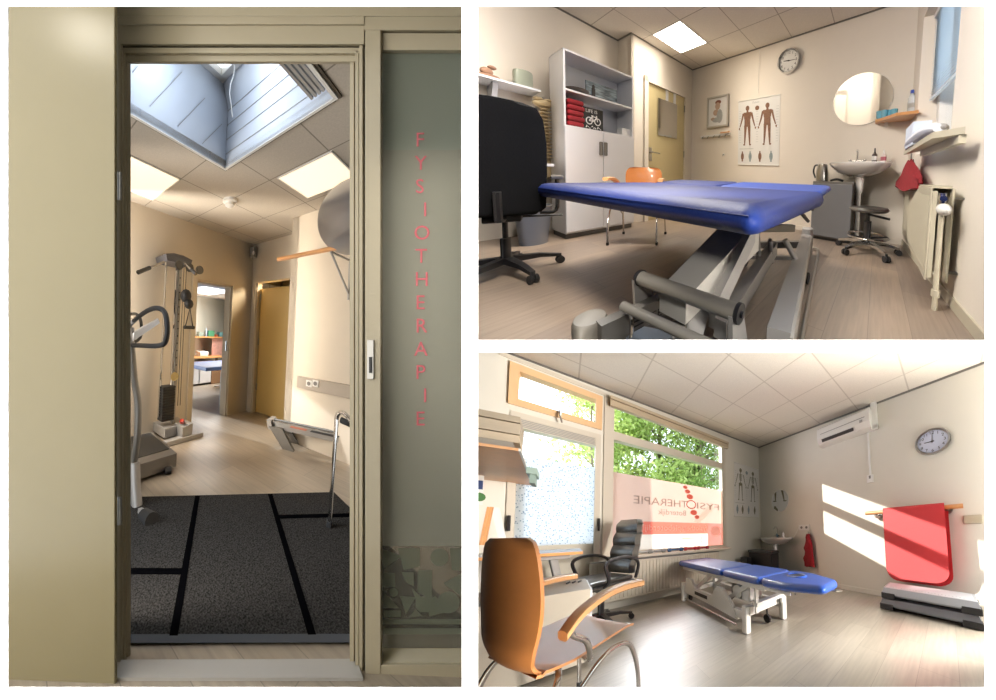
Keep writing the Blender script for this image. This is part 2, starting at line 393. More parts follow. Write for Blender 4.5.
m = MB(); m.loft([[(fx(380, 2.99), 2.985, fz(665, 2.985)), (fx(467.5, 2.99), 2.985, fz(665, 2.985)), (fx(467.5, 3.03), 3.03, fz(648, 3.03)), (fx(380, 3.03), 3.03, fz(648, 3.03))],
                  [(fx(380, 2.99), 2.985, fz(668, 2.985)), (fx(467.5, 2.99), 2.985, fz(668, 2.985)), (fx(467.5, 3.03), 3.04, fz(668, 3.03)), (fx(380, 3.03), 3.04, fz(668, 3.03))]])
t.part('sill', m, M['cream_paint'])

# shell of the gym
zc = 2.62; u1, v1 = 3.03, 2.97
m = MB(); m.box(-1.5, u1+3.5, -1.6, 9, -.05, 0); struct(R1, 'floor', m, M['floor1'], (1, 1, 0))
sk = (.30, 1.40, .79, 1.745)
m = MB()
for a in ((-.6, sk[0], -1.5, v1), (sk[1], u1+.1, -1.5, v1), (sk[0], sk[1], -1.5, sk[2]), (sk[0], sk[1], sk[3], v1)): m.box(a[0], a[1], a[2], a[3], zc, zc+.05)
struct(R1, 'ceiling', m, M['ceil1'], (1.5, 1.5, zc))
# skylight: shaft and roof glazing
t = AT(R1, 'window_2', None, None, (1.0, 1.2, zc), kind='structure')
m = MB(); top = zc+.72; gc = R1.z(222.6, 80, zc+.72); i0 = (gc[0]-.5, gc[0], gc[1]-.5, gc[1])
def ring(a, z): return [(a[0], a[2], z), (a[1], a[2], z), (a[1], a[3], z), (a[0], a[3], z)]
m.loft([ring(sk, zc-.012), ring(sk, zc+.47), ring(i0, top)], cap=False); t.part('shaft', m, M['shaft'])
m = MB()
for p_, q_ in (((133, 72), (138, 66)), ((150, 106), (182, 72)), ((178, 126), (205, 98)), ((202, 144), (222, 124))):
    g, h_ = R1.v(*p_, sk[3]-.002), R1.v(*q_, sk[3]-.002); m.tube([(g[0], sk[3]-.002, g[1]), (h_[0], sk[3]-.002, h_[1])], .0025, 4)
for z_ in (.10, .22, .34, .46): m.tube([(sk[1]-.002, sk[2], zc+z_), (sk[1]-.002, sk[3], zc+z_)], .0025, 4)
t.part('board_joints', m, M['grey_metal'])
m = MB()
for a in ((sk[0]-.02, sk[1]+.02, sk[3], sk[3]+.02), (sk[0]-.02, sk[1]+.02, sk[2]-.02, sk[2]), (sk[1], sk[1]+.02, sk[2], sk[3]), (sk[0]-.02, sk[0], sk[2], sk[3])): m.box(*a, zc-.02, zc)
t.part('edge_trim', m, M['white_plastic'])
m = MB()
for a in ((sk[0]-.035, sk[1]+.035, sk[3]+.02, sk[3]+.035), (sk[0]-.035, sk[1]+.035, sk[2]-.035, sk[2]-.02), (sk[1]+.02, sk[1]+.035, sk[2], sk[3])): m.box(*a, zc-.012, zc)
t.part('dark_gap_strip', m, M['groove'])  # dark strip around the edge trim
m = MB()
for k in range(4): m.box(.72, sk[1]-.04, sk[2]+.03+k*.025, sk[2]+.045+k*.025, zc+.02, zc+.05)
t.part('blind', m, M['grey_metal'])
m = MB()
for a in ((i0[0], i0[1], i0[3]-.05, i0[3]), (i0[1]-.05, i0[1], i0[2], i0[3]), (i0[0], i0[1], i0[2], i0[2]+.05), (i0[0], i0[0]+.05, i0[2], i0[3])): m.box(*a, top-.03, top+.03)
t.part('frame', m, M['white_plastic'])
c0 = V((1.27, 1.55, top-.03)); m = MB(); m.tube([c0+V((.02*math.sin(k*1.3), -.0*k, -.075*k)) for k in range(7)], .004, 6); t.part('pull_cord', m, M['white_plastic'])

def wall_u(u, th, rects, v0, v1_, z0, z1):        # wall in a plane u = const, with openings (v0,v1,z0,z1)
    m = MB(); vs = sorted({v0, v1_} | {x for r in rects for x in r[:2]})
    for a, b in zip(vs, vs[1:]):
        cuts = [(r[2], r[3]) for r in rects if r[0] <= a+1e-6 and r[1] >= b-1e-6]; z = z0
        for c, d in sorted(cuts):
            if c > z: m.box(u, u+th, a, b, z, c)
            z = d
        if z < z1: m.box(u, u+th, a, b, z, z1)
    return m
def wall_v(v, th, rects, u0, u1_, z0, z1):
    m = MB(); us = sorted({u0, u1_} | {x for r in rects for x in r[:2]})
    for a, b in zip(us, us[1:]):
        cuts = [(r[2], r[3]) for r in rects if r[0] <= a+1e-6 and r[1] >= b-1e-6]; z = z0
        for c, d in sorted(cuts):
            if c > z: m.box(a, b, v, v+th, z, c)
            z = d
        if z < z1: m.box(a, b, v, v+th, z, z1)
    return m
da = R1.v(196.5, 285, v1)[0]; db = R1.v(232, 285, v1)[0]; dz = R1.v(230, 285.5, v1)[1]
struct(R1, 'wall_left', wall_v(v1, .12, [(da, db, 0, dz)], -.9, u1+.12, 0, zc+.05), M['wall1'], (1, v1, 0))
ya = R1.u(256.5, 300, u1)[0]; yz = R1.u(270, 281, u1)[1]
struct(R1, 'wall_back', wall_u(u1, .1, [(1.9, ya, 0, yz)], 1.4, v1, 0, zc+.05), M['wall1'], (u1, 2, 0))
ub = 2.615; vb = R1.z(292.7, 218.3, zc)[0:2][1]
m = MB(); m.box(ub, ub+.1, -1.5, vb, 0, zc+.05); m.box(ub, u1+.1, vb-.1, vb, 0, zc+.05); struct(R1, 'wall_right', m, M['wall1'], (ub, 1, 0))
# closing wall around the doorway side of the gym (behind the frame), above and left
m = MB(); m.box(-3.6, fx(119, 3.16), 3.11, 3.12, -1.4, 1.6); m.box(-3.6, fx(469, 3.14), 3.13, 3.15, fz(40, 3.14), 1.7)
struct(R0, 'wall_near', m, M['wall1'], (0, 3.14, -1.25))
# door casings
t = AT(R1, 'door_2', None, None, (da, v1, 0), kind='structure')
m = MB()
m.box(da-.07, da, v1-.02, v1, 0, dz+.07); m.box(db, db+.07, v1-.02, v1, 0, dz+.07); m.box(da, db, v1-.02, v1, dz, dz+.07)
m.box(db-.02, db, v1, v1+.13, 0, dz); m.box(da, da+.02, v1, v1+.13, 0, dz); m.box(da, db, v1, v1+.13, dz-.02, dz)
t.part('door_frame', m, M['wall1'])
m = MB(); m.box(db-.035, db-.02, v1+.03, v1+.05, .95, 1.1); t.part('strike_plate', m, M['steel'])
t = AT(R1, 'door_3', None, None, (u1, ya, 0), kind='structure')
m = MB(); m.box(u1-.02, u1, ya, ya+.06, 0, yz+.06); m.box(u1-.02, u1, 1.9, ya, yz, yz+.06); m.box(u1, u1+.1, ya-.015, ya, 0, yz)
t.part('door_frame', m, M['wall1'])
m = MB(); m.box(u1+.07, u1+.11, 1.6, ya-.02, .01, yz-.09, .003); t.part('door_leaf', m, M['yellow_door'])
for z in (.35, 1.05, 1.75):
    m = MB(); m.tube([(u1+.065, ya-.02, z), (u1+.065, ya-.02, z+.1)], .01); t.part('hinge', m, M['steel'])
m = MB(); m.box(u1+.1, u1+1.0, 1.2, 1.24, 0, zc); m.box(u1+1.0, u1+1.04, 1.2, 3.3, 0, zc); m.box(u1+.1, u1+1.0, v1+.2, v1+.24, 0, zc); m.box(u1+.1, u1+1.0, 1.2, 3.3, 2.3, 2.34)
struct(R1, 'wall_closet', m, M['wall1'], (u1+.5, 2, 0))
# ceiling lamps
for k, (a, b, c, d, nm) in enumerate(((.67, 1.24, 2.185, 2.76, 'left'), (1.825, 2.31, 1.02, 1.54, 'right'))):
    t = AT(R1, 'ceiling_light', 'square warm lit ceiling panel at the %s of the skylight shaft' % nm, 'ceiling light', ((a+b)/2, (c+d)/2, zc), 'ceiling panels of the gym')
    m = MB(); m.box(a+.012, b-.012, c+.012, d-.012, zc-.006, zc-.001); t.part('diffuser', m, M['lamp1'])
    m = MB()
    for r in ((a, b, c, c+.012), (a, b, d-.012, d), (a, a+.012, c, d), (b-.012, b, c, d)): m.box(*r, zc-.008, zc)
    t.part('frame', m, M['white_plastic'])
# smoke detector
su, sv = R1.z(230, 200, zc)
t = AT(R1, 'smoke_detector', 'small round white smoke detector on the gym ceiling', 'smoke detector', (su, sv, zc))
m = MB(); m.lathe((su, sv, zc), [(.075, 0), (.075, -.025), (.06, -.03)]); t.part('base', m, M['white_plastic'])
m = MB(); m.lathe((su, sv, zc), [(.045, -.03), (.05, -.06), (.03, -.075), (0.001, -.078)]); t.part('sensor_cap', m, M['white_plastic'])
t = AT(R1, 'motion_sensor', 'small grey alarm sensor high in the corner of the gym', 'sensor', (u1-.05, v1-.05, 2.4))
m = MB(); m.box(u1-.09, u1-.01, v1-.09, v1-.01, 2.40, 2.56, .01); t.part('housing', m, M['grey_metal'])
m = MB(); m.ell((u1-.09, v1-.09, 2.46), .02, .02, .03, 10); t.part('lens', m, M['white_plastic'])
# socket trunking on the right wall
a = R1.u(297.5, 376, ub-.03); b = R1.u(297.5, 387.5, ub-.03)
M['trunk'] = mat('grey_trunking', 'a79b8c', .5)
t = AT(R1, 'socket_trunking', 'grey wall trunking with a double socket in the gym', 'trunking', (ub, a[0], b[1]))
m = MB(); m.box(ub-.035, ub, .3, a[0], b[1], a[1], .004); t.part('channel', m, M['trunk'])
for px in (309, 315.5):
    c = R1.u(px, 383.5, ub-.04); m = MB(); m.box(ub-.045, ub-.035, c[0]-.035, c[0]+.035, c[1]-.035, c[1]+.035, .003); o = t.part('socket', m, M['white_plastic'])
    m = MB(); m.disc((ub-.046, c[0], c[1]), 'u', .022, -.002, 14); t.part('socket_recess', m, M['dark_grey'], parent=o)
# exercise ball on its wooden rail
ur = 2.22; a = R1.u(278, 259.5, ur); b = R1.u(352, 241, ur)
t = AT(R1, 'ball_rail', 'long wooden rail on steel brackets below the exercise ball', 'rail', (ur, b[0], b[1]))
m = MB(); m.tube([(ur, a[0], a[1]), (ur, -.2, a[1]-.02)], .022, 12); t.part('rail', m, M['beech'])
for px in (331, 356):
    c = R1.u(px, 247, ur)[0]
    m = MB(); m.tube([(ur, c, a[1]-.03), (ub-.01, c, a[1]-.36)], .010, 8); m.tube([(ur, c, a[1]-.03), (ub-.01, c, a[1]-.03)], .010, 8); m.tube([(ub-.012, c, a[1]), (ub-.012, c, a[1]-.42)], .010, 8); t.part('bracket', m, M['grey_metal'])
uc = 2.30; c = R1.u(354, 217.5, uc); rr = 35*R1.depth((uc, c[0], c[1]))/R1.f
single(R1, 'exercise_ball', MB().ell((0, 0, 0), rr*1.0, rr*1.0, rr*1.03, 40), mat('silver_grey_rubber', '727073', .35, .55, var=.03), 'large silver grey exercise ball on the wall rail', 'exercise ball', (uc, c[0], c[1]), ab=False)

# sliding training bench at the right wall
pb = R1.z3(280, 443, 0)
t = AT(R1, 'slide_bench', 'low grey sliding training bench with a dark leg by the right wall', 'exercise bench', pb)
A0 = V(R1.z3(271, 419, .25)); B0 = V(R1.z3(352, 436, .25)); dr = (B0-A0).normalized(); B1 = A0+dr*2.2
m = MB(); m.beam(A0-V((0, 0, .04)), B1-V((0, 0, .04)), .11, .075); t.part('rail', m, M['grey_metal'])
pr = dr.cross(V((0, 0, 1)))
for s_ in (-.03 if pr.y < 0 else .03,):
    s_ = -s_; m = MB(); m.tube([A0+pr*s_+V((0, 0, .015))+dr*.05, B1+pr*s_+V((0, 0, .015))], .012, 8); t.part('track', m, M['rubber'])
for s_ in (-.11, .11):
    m = MB(); q = A0+dr*.08; g = V((q.x, q.y, 0))+dr*.16+pr*s_; m.loft([[q+pr*s_*.7+V((0, 0, -.05))+dr*x+pr*y for x, y in ((-.07, -.02), (.09, -.02), (.09, .02), (-.07, .02))], [g+dr*x+pr*y for x, y in ((-.04, -.025), (.08, -.025), (.08, .025), (-.04, .025))]]); t.part('leg', m, mat('taupe_leg', '57524b', .5))
m = MB(); m.loft([[A0+V((0, 0, .01))+dr*x+pr*y for x, y in ((-.02, -.09), (.03, -.09), (.03, .09), (-.02, .09))], [A0+V((0, 0, -.09))+dr*x+pr*y for x, y in ((0, -.09), (.06, -.09), (.06, .09), (0, .09))]]); t.part('end_plate', m, M['grey_metal'])
n_ = pr*-.057 if (A0+pr*-.057).y < A0.y else pr*.057
for x0_, x1_, mt_ in ((.24, .42, 'b0705c'), (.46, .74, '2c2c30'), (.78, 1.0, 'b0705c')):
    m = MB(); z_ = V((0, 0, -.03)); m.ext([A0+n_+dr*x0_+z_, A0+n_+dr*x1_+z_, A0+n_+dr*(x1_+.02)+z_+V((0, 0, .022)), A0+n_+dr*(x0_+.02)+z_+V((0, 0, .022))], n_*.02); t.part('worn_print', m, mat('print_'+mt_, mt_, .6))

# pulley station on the left wall
px0 = 171; pu = R1.z(172, 428, 0)[0]; pv = v1-.06
t = AT(R1, 'pulley_station', 'tall grey cable pulley station with weight stack on the left wall', 'cable machine', (pu, pv-.2, 0))
def L1(px, py, v=pv): a = R1.v(px, py, v); return V((a[0], v, a[1]))
vv = pv-.12
for px in (166, 176.5):
    m = MB(); a = L1(px, 262, vv); b = L1(px, 415, vv); m.tube([(a.x, vv, .25), (a.x, vv, a.z)], .014, 8); t.part('guide_rod', m, M['chrome'])
m = MB(); a = L1(180, 262, vv); m.box(a.x-.022, a.x+.022, vv-.02, vv+.02, .05, a.z, .004); t.part('column', m, M['grey_metal'])
for k in range(18): m = MB(); m.tube([(a.x, vv-.021, .4+k*.085), (a.x, vv-.024, .4+k*.085)], .009, 8); t.part('adjustment_hole', m, M['black_plastic'])
m = MB(); a, b = L1(164, 258, vv), L1(187, 268, vv)
m.loft([[(a.x, vv-.08, a.z-.04), (b.x, vv-.08, a.z-.04), (b.x, pv+.05, a.z-.04), (a.x, pv+.05, a.z-.04)], [(a.x-.02, vv-.08, a.z+.03), (b.x+.02, vv-.08, a.z+.03), (b.x+.02, pv+.05, a.z+.03), (a.x-.02, pv+.05, a.z+.03)], [(a.x+.1, vv-.04, a.z+.07), (b.x-.08, vv-.04, a.z+.07), (b.x-.08, pv+.05, a.z+.07), (a.x+.1, pv+.05, a.z+.07)]])
t.part('head_housing', m, mat('slate_plastic', '4d4d54', .5))
for k in range(3):
    m = MB(); m.disc((a.x+.12+.14*k, vv-.14, a.z-.08), 'v', .05, .02, 18); t.part('pulley_wheel', m, M['black_plastic'])
h0, h1 = L1(138, 272.5, vv-.35), L1(164, 262, vv-.2); m = MB(); m.tube([h1, h0], .012); h2, h3 = L1(184, 263, vv-.2), L1(196, 274, vv-.35); m.tube([h2, h3], .012); t.part('pull_up_bar', m, M['chrome'])
for p, q in ((h0, h1), (h3, h2)):
    m = MB(); m.tube([p, p+(q-p)*.42], .02, 10); t.part('grip', m, M['rubber'])
a, b = L1(161, 384, vv), L1(171.5, 415, vv)
for k in range(13):
    zz = .2+k*(a.z-.22)/13; m = MB(); m.box(a.x, b.x+.0, vv-.06, vv+.05, zz, zz+(a.z-.22)/13-.006); t.part('weight_plate', m, M['rubber'])
m = MB(); m.disc((b.x-.04, vv-.1, a.z+.09), 'v', .05, .02, 16); t.part('stack_pulley', m, M['chrome'])
for px in (184, 186.5):
    m = MB(); a2 = L1(px, 268, vv-.05); m.tube([a2, (a2.x, a2.y, .35)], .004, 6); t.part('cable', m, M['rubber'])
c = L1(186, 296, vv-.1); m = MB(); m.ell(c, .07, .05, .08, 12); m.ell(c+V((.03, -.02, -.09)), .06, .04, .06, 12); t.part('rope_knot', m, M['rubber'])
c = L1(189.5, 318, vv-.12); m = MB(); m.tube([c+V((-.05, 0, -.1)), c+V((0, 0, .12)), c+V((.05, 0, -.1))], .008, 6); m.tube([c+V((-.07, 0, -.11)), c+V((.07, 0, -.11))], .02, 8); m.tube([c+V((0, 0, .12)), c+V((-.02, 0, .3))], .006, 6); t.part('stirrup_handle', m, M['rubber'])
a, b = L1(156, 420, vv), L1(184, 431, vv)
m = MB(); m.box(a.x+.05, b.x, vv-.12, pv+.05, .03, .14, .01); m.box(a.x+.2, a.x+.28, vv-.24, vv-.06, .0, .16, .005); m.box(b.x-.1, b.x-.04, vv-.24, vv-.06, .0, .18, .005); m.box(a.x, b.x+.1, vv-.26, vv-.18, 0, .05, .005); t.part('base_frame', m, M['grey_metal'])
m = MB(); m.ell((a.x+.24, vv-.16, .2), .03, .03, .03, 10); t.part('stop_knob', m, mat('red_knob', 'a5382c', .4))

# treadmill, its running deck
d0 = V(R1.z3(178, 445, .1)); t = AT(R1, 'treadmill', 'treadmill with a dark running belt and rounded grey end', 'treadmill', (d0.x-.3, d0.y-.4, 0))
A_, B_ = V(R1.z3(126, 466, .17)), V(R1.z3(177, 451, .17)); E = (B_-A_).normalized(); N = V((E.y, -E.x, 0)); N = N if N.x < 0 else -N
N = V((-.35, .94, 0)).normalized()
C_ = V(R1.z3(152, 430, .17))
W1 = B_-A_; L2 = (C_-B_)
q = [A_-W1*1.2, B_, C_, A_-W1*1.2+L2]
m = MB(); m.loft([[p-V((0, 0, .14)) for p in q], [p-V((0, 0, .02)) for p in q], [p for p in [q[0]+L2*.08, q[1]+L2*.08-W1*.05, q[2]-L2*.08-W1*.05, q[3]-L2*.08]]]); t.part('deck', m, mat('gunmetal_plastic', '625c55', .4, .2))
m = MB(); z_ = V((0, 0, .006)); m.loft([[q[0]+L2*.12+z_*k, q[1]+L2*.12-W1*.1+z_*k, q[2]-L2*.12-W1*.1+z_*k, q[3]-L2*.12+z_*k] for k in (0, 1)]); t.part('running_belt', m, M['rubber'])
m = MB(); p = B_-W1*.25; m.tube([(p.x, p.y, .03), (p.x+.05, p.y-.02, .03)], .03, 12); t.part('roller_foot', m, M['rubber'])

# cross trainer: mast, foot, handlebars
fb = V(R1.z3(150, 519, .02)); t = AT(R1, 'cross_trainer', 'cross trainer with black looped handlebars and a curved grey mast', 'exercise machine', (fb.x, fb.y, 0))
ct_u = fb.x
def Lx(px, py, du=0): a = R1.u(px, py, ct_u+du); return V((ct_u+du, a[0], a[1]))
pts = [Lx(137, 508), Lx(133.5, 495), Lx(133, 470), Lx(137, 440), Lx(138, 405), Lx(134.5, 380), Lx(132, 350), Lx(131, 328)]
def smooth(ps, n=4):
    ps = [V(p) for p in ps]; out = []
    for i in range(len(ps)-1):
        p0, p1, p2, p3 = ps[max(i-1, 0)], ps[i], ps[i+1], ps[min(i+2, len(ps)-1)]
        for k in range(n):
            x = k/n; out.append(.5*((2*p1)+(p2-p0)*x+(2*p0-5*p1+4*p2-p3)*x*x+(3*p1-p0-3*p2+p3)*x**3))
    return out+[ps[-1]]
dd = R1.depth(pts[2])/R1.f
m = MB(); m.tube(smooth(pts), 3.4*dd, 12); t.part('mast', m, M['dark_grey'])
m = MB(); m.tube(smooth([Lx(137, 506), Lx(135.5, 488), Lx(134.5, 462)]), 5.2*dd, 12); t.part('mast_boot', m, M['grey_metal'])
m = MB(); m.tube(smooth([Lx(133, 498), Lx(137, 512), Lx(147, 518)]), 6*dd, 12); m.tube([Lx(125, 505), Lx(138, 508)], 4*dd, 8); t.part('foot', m, M['grey_metal'])
m = MB(); m.tube([Lx(144, 516), Lx(152, 520.5)], 6.4*dd, 12); t.part('end_cap', m, M['rubber'])
m = MB(); m.tube(smooth([Lx(122, 345), Lx(140, 345.5), Lx(160, 345.5), Lx(166.5, 338), Lx(166.5, 318), Lx(161, 309), Lx(150, 309.5), Lx(136, 319), Lx(124, 332)]), 2.3*dd, 10); t.part('handlebar', m, M['rubber'])
m = MB(); m.tube(smooth([Lx(126, 315, .2), Lx(136, 314, .2), Lx(141, 322, .2), Lx(140, 338, .2), Lx(130, 344, .2)]), 2*dd, 8); t.part('handlebar', m, M['rubber'])
m = MB(); m.loft([[Lx(124, 338), Lx(158, 320), Lx(160, 323), Lx(126, 346)], [Lx(124, 336, .1), Lx(158, 318, .1), Lx(160, 321, .1), Lx(126, 344, .1)]]); t.part('console', m, M['grey_metal'])

# walking frame: chrome tubes
wf = V(R1.z3(329.5, 528, 0)); t = AT(R1, 'walking_frame', 'chrome walking frame with black rubber feet at the edge of the dark mat', 'walking frame', wf)
def Lw(px, py, du=0): a = R1.u(px, py, wf.x+du); return V((wf.x+du, a[0], a[1]))
dd = R1.depth(wf)/R1.f
m = MB(); m.tube(smooth([Lw(329.5, 524), Lw(332, 485), Lw(336, 430), Lw(336.5, 418), Lw(339, 413), Lw(343, 412.5), Lw(347, 416), Lw(356, 428)]), 2.1*dd, 12); t.part('tube_frame', m, M['chrome'])
m = MB(); m.tube([Lw(329.2, 528.3), Lw(329.6, 521)], 3*dd, 12); t.part('foot_cap', m, M['rubber'])
m = MB(); m.tube([Lw(341, 420, .1), Lw(364, 430, .1)], 3.2*dd, 12); t.part('hand_grip', m, M['rubber'])
m = MB(); m.tube([Lw(344, 414, .1), Lw(364, 424, .1)], 1.6*dd, 8); t.part('cross_tube', m, M['chrome'])

# door mat
pm = [(40, 499), (334, 492), (486, 640), (40, 641)]
def on(px, py, z): return V(R1.z3(px, py, z))
t = AT(R1, 'door_mat', 'large dark grey speckled entrance mat with black lines inside the doorway', 'mat', on(240, 560, 0))
m = MB(); m.loft([[on(x, y, 0.001) for x, y in pm], [on(x, y, .009) for x, y in pm]]); t.part('pile', m, M['carpet'])
def strip(a, b, w):
    dx, dy = b[0]-a[0], b[1]-a[1]; A, B = on(*a, .010), on(*b, .010); d_ = (B-A).normalized(); n_ = V((-d_.y, d_.x, 0))*w/2
    return [A-n_, B-n_, B+n_, A+n_]
for k, (a, b) in enumerate((((197.5, 495.8), (173.5, 636)), ((270, 494), (312, 635)), ((60, 571), (184, 571.5)), ((278, 517), (361, 515)))):
    m = MB(); r = strip(a, b, .034); m.loft([[p+V((0, 0, .0002*k)) for p in r], [p+V((0, 0, .002+.0002*k)) for p in r]]); t.part('inlay_line', m, M['mat_line'])
m = MB(); r = strip((40, 639), (486, 638), .03); m.loft([r, [p+V((0, 0, .0015)) for p in r]]); t.part('edge_binding', m, mat('grey_rubber_edge', '45474c', .9))

# the room seen through the open door of the gym
vf = R1.z(204, 385, 0)[1]+.35
def Lf(px, py, v=None): v = v or vf; a = R1.v(px, py, v); return V((a[0], v, a[1]))
ua, ubb = Lf(190, 350).x, Lf(238, 350).x
m = MB(); m.box(ua-1.5, ubb+1.2, vf, vf+.1, 0, 3.2); struct(R1, 'wall_far', m, M['wall3'], (ua, vf, 0))
m = MB(); m.box(.5, .6, v1+.13, vf, 0, 3.2); struct(R1, 'wall_far_left', m, M['wall3'], (.5, 4, 0))
m = MB(); uq = Lf(229.5, 350).x; m.box(uq, uq+.1, v1+.6, vf, 0, 3.2); struct(R1, 'wall_far_right', m, M['wall3'], (uq, 4, 0))
fc = Lf(210, 298).z
m = MB(); m.box(.4, uq+.5, v1+.12, vf+.1, fc, fc+.06); struct(R1, 'ceiling', m, grid('far_ceiling_tiles', 'dedede', 'dadada', 'b5b5b5', .6, .6, .01), (ua, 4, fc))
pl_ = R1.z(210, 292, fc)
t = AT(R1, 'ceiling_light', 'white lit ceiling panel in the room seen through the open doorway', 'ceiling light', (pl_[0], pl_[1], fc))
m = MB(); m.box(pl_[0]-.5, pl_[0]+.2, pl_[1]-.5, pl_[1]+.3, fc-.02, fc-.005); t.part('diffuser', m, emit('far_lamp', 'ffffff', 1.3))
a, b = Lf(197, 337, vf-.25), Lf(228, 338, vf-.25)
t = AT(R1, 'wall_shelf', 'long wooden wall shelf in the far room behind the open doorway', 'shelf', (a.x, vf-.1, a.z))
m = MB(); m.box(a.x-.3, b.x, vf-.26, vf, a.z-.015, a.z+.015); t.part('board', m, M['beech'])
for k, (px, w, h, cc, lb) in enumerate(((200, .06, .10, '8a9a92', 'small grey green box'), (206, .03, .2, 'c9d7e4', 'tall pale bottle'), (210, .09, .14, '4f9a74', 'green and white carton'), (215, .07, .06, 'b0583a', 'low rust coloured bowl'), (223, .16, .11, '6fa6b0', 'wide teal storage box'))):
    c = Lf(px, 336, vf-.14); m = MB()
    if k in (1, 3): m.lathe((c.x, c.y, a.z+.016), [(w*.9, 0), (w, h*.6), (w*.5, h*.8), (w*.45, h)], 12)
    else: m.box(c.x-w, c.x+w, c.y-.06, c.y+.06, a.z+.016, a.z+.016+h, .006)
    single(R1, ('storage_box', 'bottle', 'carton', 'bowl', 'storage_bin')[k], m, mat('shelf_item_%d' % k, cc, .5), lb+' on the wooden shelf of the far room', ('box', 'bottle', 'box', 'bowl', 'box')[k], (c.x, c.y, a.z+.016))
# far cabinet and desk
a, b = Lf(188, 362, vf-.35), Lf(210.5, 384, vf-.35)
t = AT(R1, 'cabinet', 'white drawer cabinet under the desk in the far room', 'cabinet', (b.x-.3, vf-.2, 0))
m = MB(); m.box(a.x, b.x, vf-.35, vf-.02, .04, a.z, .006); t.part('body', m, M['white_lam'])
for k in range(3): m = MB(); h = (a.z-.08)/3; m.box((a.x+b.x)/2, b.x-.01, vf-.365, vf-.35, .06+k*h, .05+(k+1)*h); t.part('drawer', m, M['white_lam'])
a, b = Lf(188, 358, vf-.4), Lf(224, 357.5, vf-.4)
t = AT(R1, 'desk', 'desk with a wood-edged top standing in the far room', 'desk', (b.x-.3, vf-.2, 0))
m = MB(); m.box(a.x, b.x, vf-.42, vf-.02, a.z-.02, a.z+.01); t.part('desk_top', m, M['beech'])
for px in (214, 221): c = Lf(px, 360, vf-.3); m = MB(); m.beam((c.x, c.y, 0), (c.x+.08, c.y, a.z-.02), .05, .05); t.part('leg', m, M['dark_grey'])
c = Lf(217, 352, vf-.2); m = MB(); m.box(c.x-.16, c.x+.16, c.y, c.y+.01, a.z+.01, a.z+.42); m.bm.verts.ensure_lookup_table()
single(R1, 'wall_calendar', m, mat('rosy_print', 'd9a89c', .7, var=.4, ns=15), 'rose and white calendar standing on the far room desk', 'calendar', (c.x, c.y, a.z+.01))
c = Lf(202, 355, vf-.2); m = MB(); m.box(c.x-.12, c.x+.12, c.y-.1, c.y+.1, a.z+.011, a.z+.12, .02); single(R1, 'desk_phone', m, M['white_plastic'], 'small white telephone on the far room desk', 'telephone', (c.x, c.y, a.z+.01))
c = Lf(224, 362, vf-.9); t = AT(R1, 'office_chair', 'black office chair partly hidden by the far door frame', 'office chair', (c.x, c.y, 0))
m = MB(); m.box(c.x-.12, c.x+.3, c.y-.25, c.y+.25, c.z-.1, c.z-.02, .03); t.part('seat', m, M['mesh_black'])
m = MB(); m.box(c.x+.02, c.x+.3, c.y-.28, c.y-.2, c.z+.02, c.z+.42, .03); t.part('backrest', m, M['mesh_black'])
m = MB(); m.tube([(c.x+.1, c.y, .08), (c.x+.1, c.y, c.z-.1)], .03); t.part('column', m, M['steel'])
m = MB()
for k in range(5): m.tube([(c.x+.1, c.y, .09), (c.x+.1+.26*math.cos(k*1.256), c.y+.26*math.sin(k*1.256), .05)], .02, 8)
t.part('base', m, M['steel'])
# far treatment table
zt = .62; a = V(R1.z3(206, 368.5, zt)); b = V(R1.z3(230, 371.5, zt)); d_ = (V((1, .0, 0)))
t = AT(R1, 'treatment_table', 'bright blue treatment table on a grey lift in the far room', 'treatment table', (b.x, b.y, 0))
m = MB(); m.box(a.x, a.x+1.4, a.y-.0, a.y+.7, zt-.05, zt+.02, .02); t.part('cushion', m, mat('bright_blue_vinyl', '1f62c8', .4))
c = V(R1.z3(225, 406, 0)); m = MB(); m.box(c.x-.05, c.x+.25, c.y-.1, c.y+.1, 0, zt-.05, .01); t.part('lift_column', m, M['grey_metal'])
c = Lf(214, 384, vf-.2); m = MB(); m.box(c.x-.2, c.x+.2, c.y-.15, c.y+.1, 0, .3, .01); single(R1, 'cardboard_box', m, mat('cardboard', '8d6a4a', .8), 'brown cardboard box on the floor under the far desk', 'box', (c.x, c.y, 0))

# ================================================================== furniture shared by the consulting rooms
def star_base(t, r, mat_, wheel=.03, z0=.05, hub=.10, n=5, ph=0.3):
    for k in range(n):
        a = ph+k*2*PI/n; c, s_ = math.cos(a), math.sin(a)
        m = MB(); m.loft([[V((c*q-s_*w*i, s_*q+c*w*i, z+j*h)) for i, j in ((-1, -1), (1, -1), (1, 1), (-1, 1))] for q, w, z, h in ((.03, .026, hub, .022), (r*.6, .02, z0+wheel+.03, .016), (r, .015, z0+wheel, .012))])
        o = t.part('base_arm', m, mat_)
        m = MB(); e = V((c*r, s_*r, wheel)); tt = V((-s_, c, 0))
        for sd in (-.017, .017): m.tube([e+tt*(sd-.009), e+tt*(sd+.009)], wheel, 14)
        m.tube([e, e+V((0, 0, wheel+.02))], .01, 8); t.part('caster', m, M['rubber'], parent=o)

